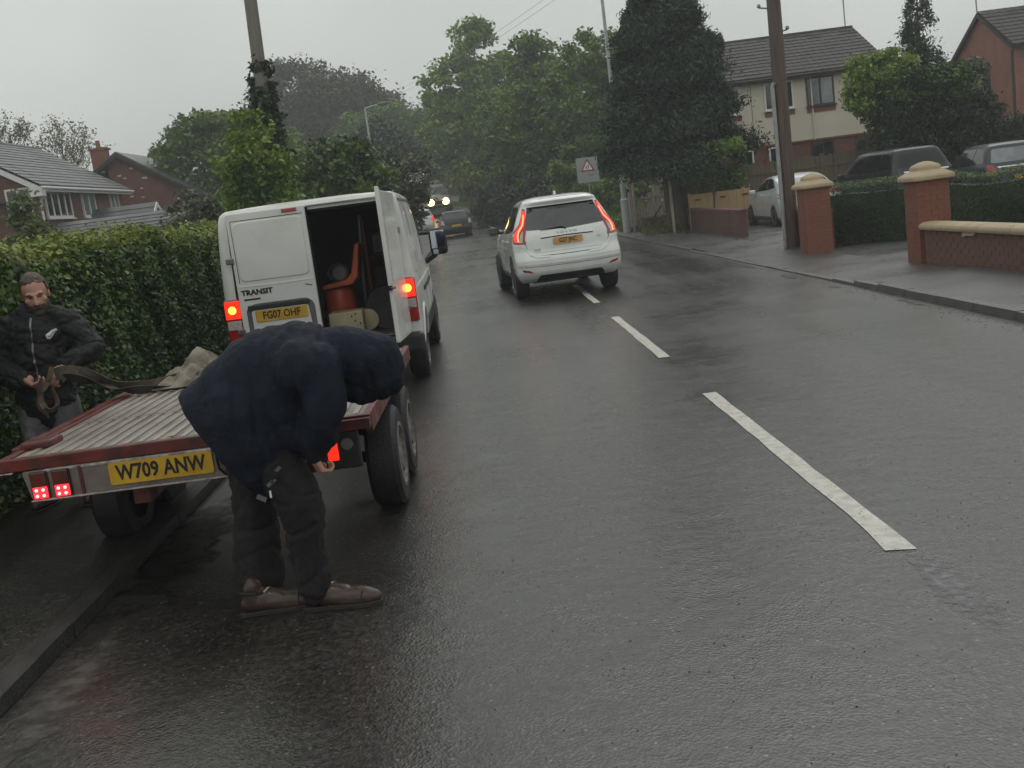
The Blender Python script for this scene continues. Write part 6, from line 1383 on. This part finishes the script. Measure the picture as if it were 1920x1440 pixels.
on_head([(-.078, -.015), (-.066, -.02), (-.05, -.04), (-.03, -.036), (0, -.034), (.03, -.036), (.05, -.04), (.066, -.02), (.078, -.015), (.074, -.06), (.055, -.095), (.03, -.118), (0, -.125), (-.03, -.118), (-.055, -.095), (-.074, -.06)], 'beard', 'beard', .007)
on_head([(-.02, -.050), (.02, -.050), (.022, -.058), (-.022, -.058)], 'mouth', 'brown_shoe', .010, .006)
for s in (1, -1):
    on_head([(s*.018, .012), (s*.028, .016), (s*.040, .012), (s*.030, .007)], 'eye', 'sole', .003, .005); on_head([(s*.012, .030), (s*.03, .038), (s*.052, .030), (s*.03, .031)], 'eyebrow', 'hair', .005, .008)
HH = MB(); ell(HH, (0, .022, .042), (.086, .102, .108))
HH2 = MB(); HH2.add([Mh @ Vector(v) for v in HH.v], HH.f)
hair = skin('hair', HH2, .006, 'hair', G, 2, fold=[(40, .006, (1, 1, 1))])
# trim the hair away from the face
bm = bmesh.new(); bm.from_mesh(hair.data); Mi = Mh.inverted()
kill = [v for v in bm.verts if (lambda q: q.z < -.035 or (q.y < -.018 and q.z < .088-.0*abs(q.x)) or (q.y < .0 and q.z < .06 and abs(q.x) < .07))(Mi @ v.co)]
bmesh.ops.delete(bm, geom=kill, context='VERTS'); bm.to_mesh(hair.data); bm.free()
# jacket
b = MB()
cap_chain(b, [Q(-3.11, .84), Q(-3.11, 1.0), Q(-3.10, 1.18), Q(-3.08, 1.32), Q(-3.07, 1.38)], [.215, .215, .215, .205, .15], 22, ((0, 1, 0), .80))
cap_chain(b, [Q(-3.25, 1.355, .01), Q(-2.90, 1.355, .01)], [.095, .095], 16); cap_chain(b, [Q(-3.18, 1.39, .01), Q(-2.96, 1.39, .01)], [.09, .09], 16)
cap_chain(b, [Q(-2.88, 1.345, 0), Q(-2.80, 1.24, -.01), Q(-2.735, 1.15, -.04), Q(-2.80, 1.10, -.15), Q(-2.86, 1.075, -.21)], [.100, .096, .094, .078, .060], 16)
cap_chain(b, [Q(-3.28, 1.345, 0), Q(-3.35, 1.22, -.02), Q(-3.38, 1.09, -.06), Q(-3.24, 1.03, -.19), Q(-3.14, 1.01, -.25)], [.100, .098, .094, .078, .060], 16)
jk = skin('jacket', b, .009, 'black_jacket', G, 5, fold=[(7, .018, (.6, 1, 1.6)), (16, .010, (.7, 1, 1.5))], crease=[(9, .014, (.6, 1, 1.5)), (20, .007, (.8, 1, 1.4))])
b = MB(); cap_chain(b, [Q(-3.075, 1.395, .01), Q(-3.06, 1.46, .0)], [.105, .098], 18, ((0, 1, 0), .9)); skin('collar', b, .007, 'black_jacket', G, 3, fold=[(20, .006, (1, 1, 1))])
jt = tree_of(jk)
def on_jacket(poly, name, m, off=.004):
    bm = grid_cut(poly, .02)
    for v in bm.verts:
        h, nn, i, d = jt.ray_cast(Vector((v.co.x-LX, -1, v.co.y-LZ)), Vector((0, 1, 0)))
        if h is None: h, nn, i, d = jt.find_nearest(Vector((v.co.x-LX, -.15, v.co.y-LZ)))
        v.co = h+nn*off
    me = bpy.data.meshes.new(name); bm.to_mesh(me); bm.free(); me.materials.append(M[m]); o = link(name, me, jk); sd = o.modifiers.new('t', 'SOLIDIFY'); sd.thickness = .004; return o
on_jacket([(-2.985, 1.255), (-2.965, 1.25), (-2.925, 1.30), (-2.93, 1.315), (-2.955, 1.305), (-2.985, 1.28)], 'chest_patch', 'white_cloth'); on_jacket(stripe([(-2.975, 1.272), (-2.962, 1.268), (-2.935, 1.298)], .004), 'patch_mark', 'ink', .008)
on_jacket(stripe([(-3.07, 1.40), (-3.08, 1.1), (-3.085, .72)], .010), 'zip', 'badge', .003)
# jeans with dried pale plaster on one thigh
b = MB(); cap_chain(b, [Q(-3.16, .86, 0), Q(-3.06, .86, 0)], [.13, .13], 16)
for s in (1, -1): cap_chain(b, [Q(-3.11+s*.09, .84, 0), Q(-3.11+s*.12, .62, -.02), Q(-3.11+s*.135, .46, -.02), Q(-3.10+s*.14, .20, .01)], [.115, .098, .085, .080], 16)
je = skin('jeans', b, .010, 'jeans', G, 5, fold=[(8, .018, (1, 1, .5)), (20, .007, (1, 1, .6))]); jt2 = tree_of(je)
def on_jeans(poly, name, m):
    bm = grid_cut(poly, .02)
    for v in bm.verts:
        h, nn, i, d = jt2.ray_cast(Vector((v.co.x-LX, -1, v.co.y-LZ)), Vector((0, 1, 0)))
        if h is None: h, nn, i, d = jt2.find_nearest(Vector((v.co.x-LX, -.1, v.co.y-LZ)))
        v.co = h+nn*.003
    me = bpy.data.meshes.new(name); bm.to_mesh(me); bm.free(); me.materials.append(M[m]); link(name, me, je)
on_jeans(rounded([(-3.32, .80), (-3.18, .80), (-3.13, .66), (-3.15, .54), (-3.20, .44), (-3.27, .50), (-3.31, .66)], .03), 'dried_plaster', 'jeans_pale')
for s in (1, -1):
    bb = MB(); cap_chain(bb, [(0, 0, .05), (.12, 0, .045), (.2, 0, .04)], [.045, .045, .035], 14); cap_chain(bb, [(.01, 0, .06), (.01, 0, .12)], [.05, .05], 12)
    sh = skin('shoe', bb, .008, 'brown_shoe', G, 3); sh.location = Q(-3.10+s*.14, LZ, .05); sh.rotation_euler = (0, 0, R(-90+s*12)); MB().box((-.05, -.045, -.002), (.24, .045, .014)).obj('sole', 'sole', sh, .01)
hand('hand', G, Q(-2.885, 1.065, -.235), (-.35, -.55, -.55), (-.45, .35, -.8), curl=42, side=1, s=1.05)
hand('hand', G, Q(-3.115, 1.005, -.275), (.75, -.45, -.45), (.2, .5, .85), curl=48, side=-1, s=1.05)
# ---------------- strap from his hands down onto the deck
def ribbon(b, pts, w, th=.004, tw=None):
    P_ = [Vector(p) for p in pts]; Q_ = []
    m = len(P_)
    for i in range(m-1):
        for k in range(7):
            t = k/7; p0 = P_[max(i-1, 0)]; p1 = P_[i]; p2 = P_[i+1]; p3 = P_[min(i+2, m-1)]
            Q_.append((.5*((2*p1)+(p2-p0)*t+(2*p0-5*p1+4*p2-p3)*t*t+(-p0+3*p1-3*p2+p3)*t**3), i+t))
    Q_.append((P_[-1], m-1)); vs = []
    for i, (p, u) in enumerate(Q_):
        d = (Q_[min(i+1, len(Q_)-1)][0]-Q_[max(i-1, 0)][0]).normalized(); a = (tw(u) if tw else 0); up_ = Vector((0, 0, 1)) if abs(d.z) < .85 else Vector((0, 1, 0))
        s = d.cross(up_).normalized(); n = s.cross(d); q = s*math.cos(a)+n*math.sin(a); nn = d.cross(q)
        vs += [p+q*w/2+nn*th/2, p-q*w/2+nn*th/2, p-q*w/2-nn*th/2, p+q*w/2-nn*th/2]
    b.add(vs, [(4*i+k, 4*i+(k+1) % 4, 4*i+4+(k+1) % 4, 4*i+4+k) for i in range(len(Q_)-1) for k in range(4)]+[(3, 2, 1, 0), tuple(4*(len(Q_)-1)+k for k in range(4))])
G = thing('ratchet_strap', 'dark webbing strap sagging from the bearded man to the tarpaulin', 'strap', (-2.9, 7.0, .82))
def O3(x, y, z): return (x+2.9, y-7.0, z-.82)
b = MB(); ribbon(b, [O3(-2.90, 7.02, 1.03), O3(-2.80, 7.05, 1.03), O3(-2.70, 7.10, .98), O3(-2.58, 7.15, .90), O3(-2.45, 7.2, .855), O3(-2.32, 7.25, .845), O3(-2.2, 7.35, .86), O3(-2.08, 7.45, .90)], .085, .006, lambda u: 1.2+.5*math.sin(u*1.6)); b.obj('webbing', 'strap', G, smooth=50)
b = MB(); ribbon(b, [O3(-2.84, 7.02, 1.01), O3(-2.74, 7.0, .98), O3(-2.62, 7.08, .91), O3(-2.5, 7.1, .86), O3(-2.36, 7.15, .835), O3(-2.2, 7.2, .84), O3(-2.05, 7.3, .88)], .06, .005, lambda u: .5+.8*math.sin(u*2.1)); b.obj('webbing', 'dark_tool', G, smooth=50)
b = MB(); ribbon(b, [O3(-2.90, 7.0, 1.08), O3(-2.93, 6.98, 1.0), O3(-2.985, 6.97, .93), O3(-3.0, 6.97, .86), O3(-2.96, 6.98, .80), O3(-2.91, 7.0, .84), O3(-2.93, 7.0, .95)], .042, .005, lambda u: .9+.3*math.sin(u)); b.obj('loop', 'strap_tan', G, smooth=50)
b = MB(); ribbon(b, [O3(-2.97, 6.97, 1.02), O3(-2.99, 6.95, .94), O3(-3.02, 6.96, .85), O3(-2.98, 6.97, .78)], .03, .005, lambda u: 1.2); b.obj('loop', 'strap', G, smooth=50)
# crumpled tarpaulin on the deck
b = MB(); nx, ny = 26, 18
vs = []
for j in range(ny):
    for i in range(nx):
        x = -2.33+.46*i/(nx-1); y = 7.15+.6*j/(ny-1); e = min(i, nx-1-i)/(nx/2)*min(j, ny-1-j)/(ny/2)
        z = .815+.33*max(0, e)**.55*(.35+.9*abs(noise.noise(Vector((x*6, y*6, 1)))))+.05*noise.noise(Vector((x*17, y*17, 3)))*e**.3
        vs.append((x+2.1+.03*noise.noise(Vector((x*9, y*9, 5))), y-7.4, max(z-.81, .0005*(i+j))))
b.add(vs, [(j*nx+i, j*nx+i+1, (j+1)*nx+i+1, (j+1)*nx+i) for j in range(ny-1) for i in range(nx-1)])
o = b.obj('tarpaulin', 'tarp', None); o.location = (-2.1, 7.4, .812); sd = o.modifiers.new('s', 'SOLIDIFY'); sd.thickness = .006; sd.offset = 1
tag(o, 'crumpled brown and cream tarpaulin heaped at the front left of the trailer deck', 'tarpaulin')

# ---------------------------------------------------------------- damp air: far things fade a little
hz = MB().box((-520, -45, -1.2), (520, 620, 27)).obj('haze', 'gap'); hz.data.materials.clear()
hm = bpy.data.materials.new('haze'); hm.use_nodes = True; ht = hm.node_tree; ht.nodes.clear()
pv = ht.nodes.new('ShaderNodeVolumePrincipled'); ho = ht.nodes.new('ShaderNodeOutputMaterial'); ht.links.new(pv.outputs[0], ho.inputs['Volume'])
pv.inputs['Color'].default_value = (.93, .95, .96, 1); pv.inputs['Density'].default_value = .0019; pv.inputs['Anisotropy'].default_value = .2
hz.data.materials.append(hm); tag(hz, 'thin damp haze in the air over the road', 'haze', kind='stuff')
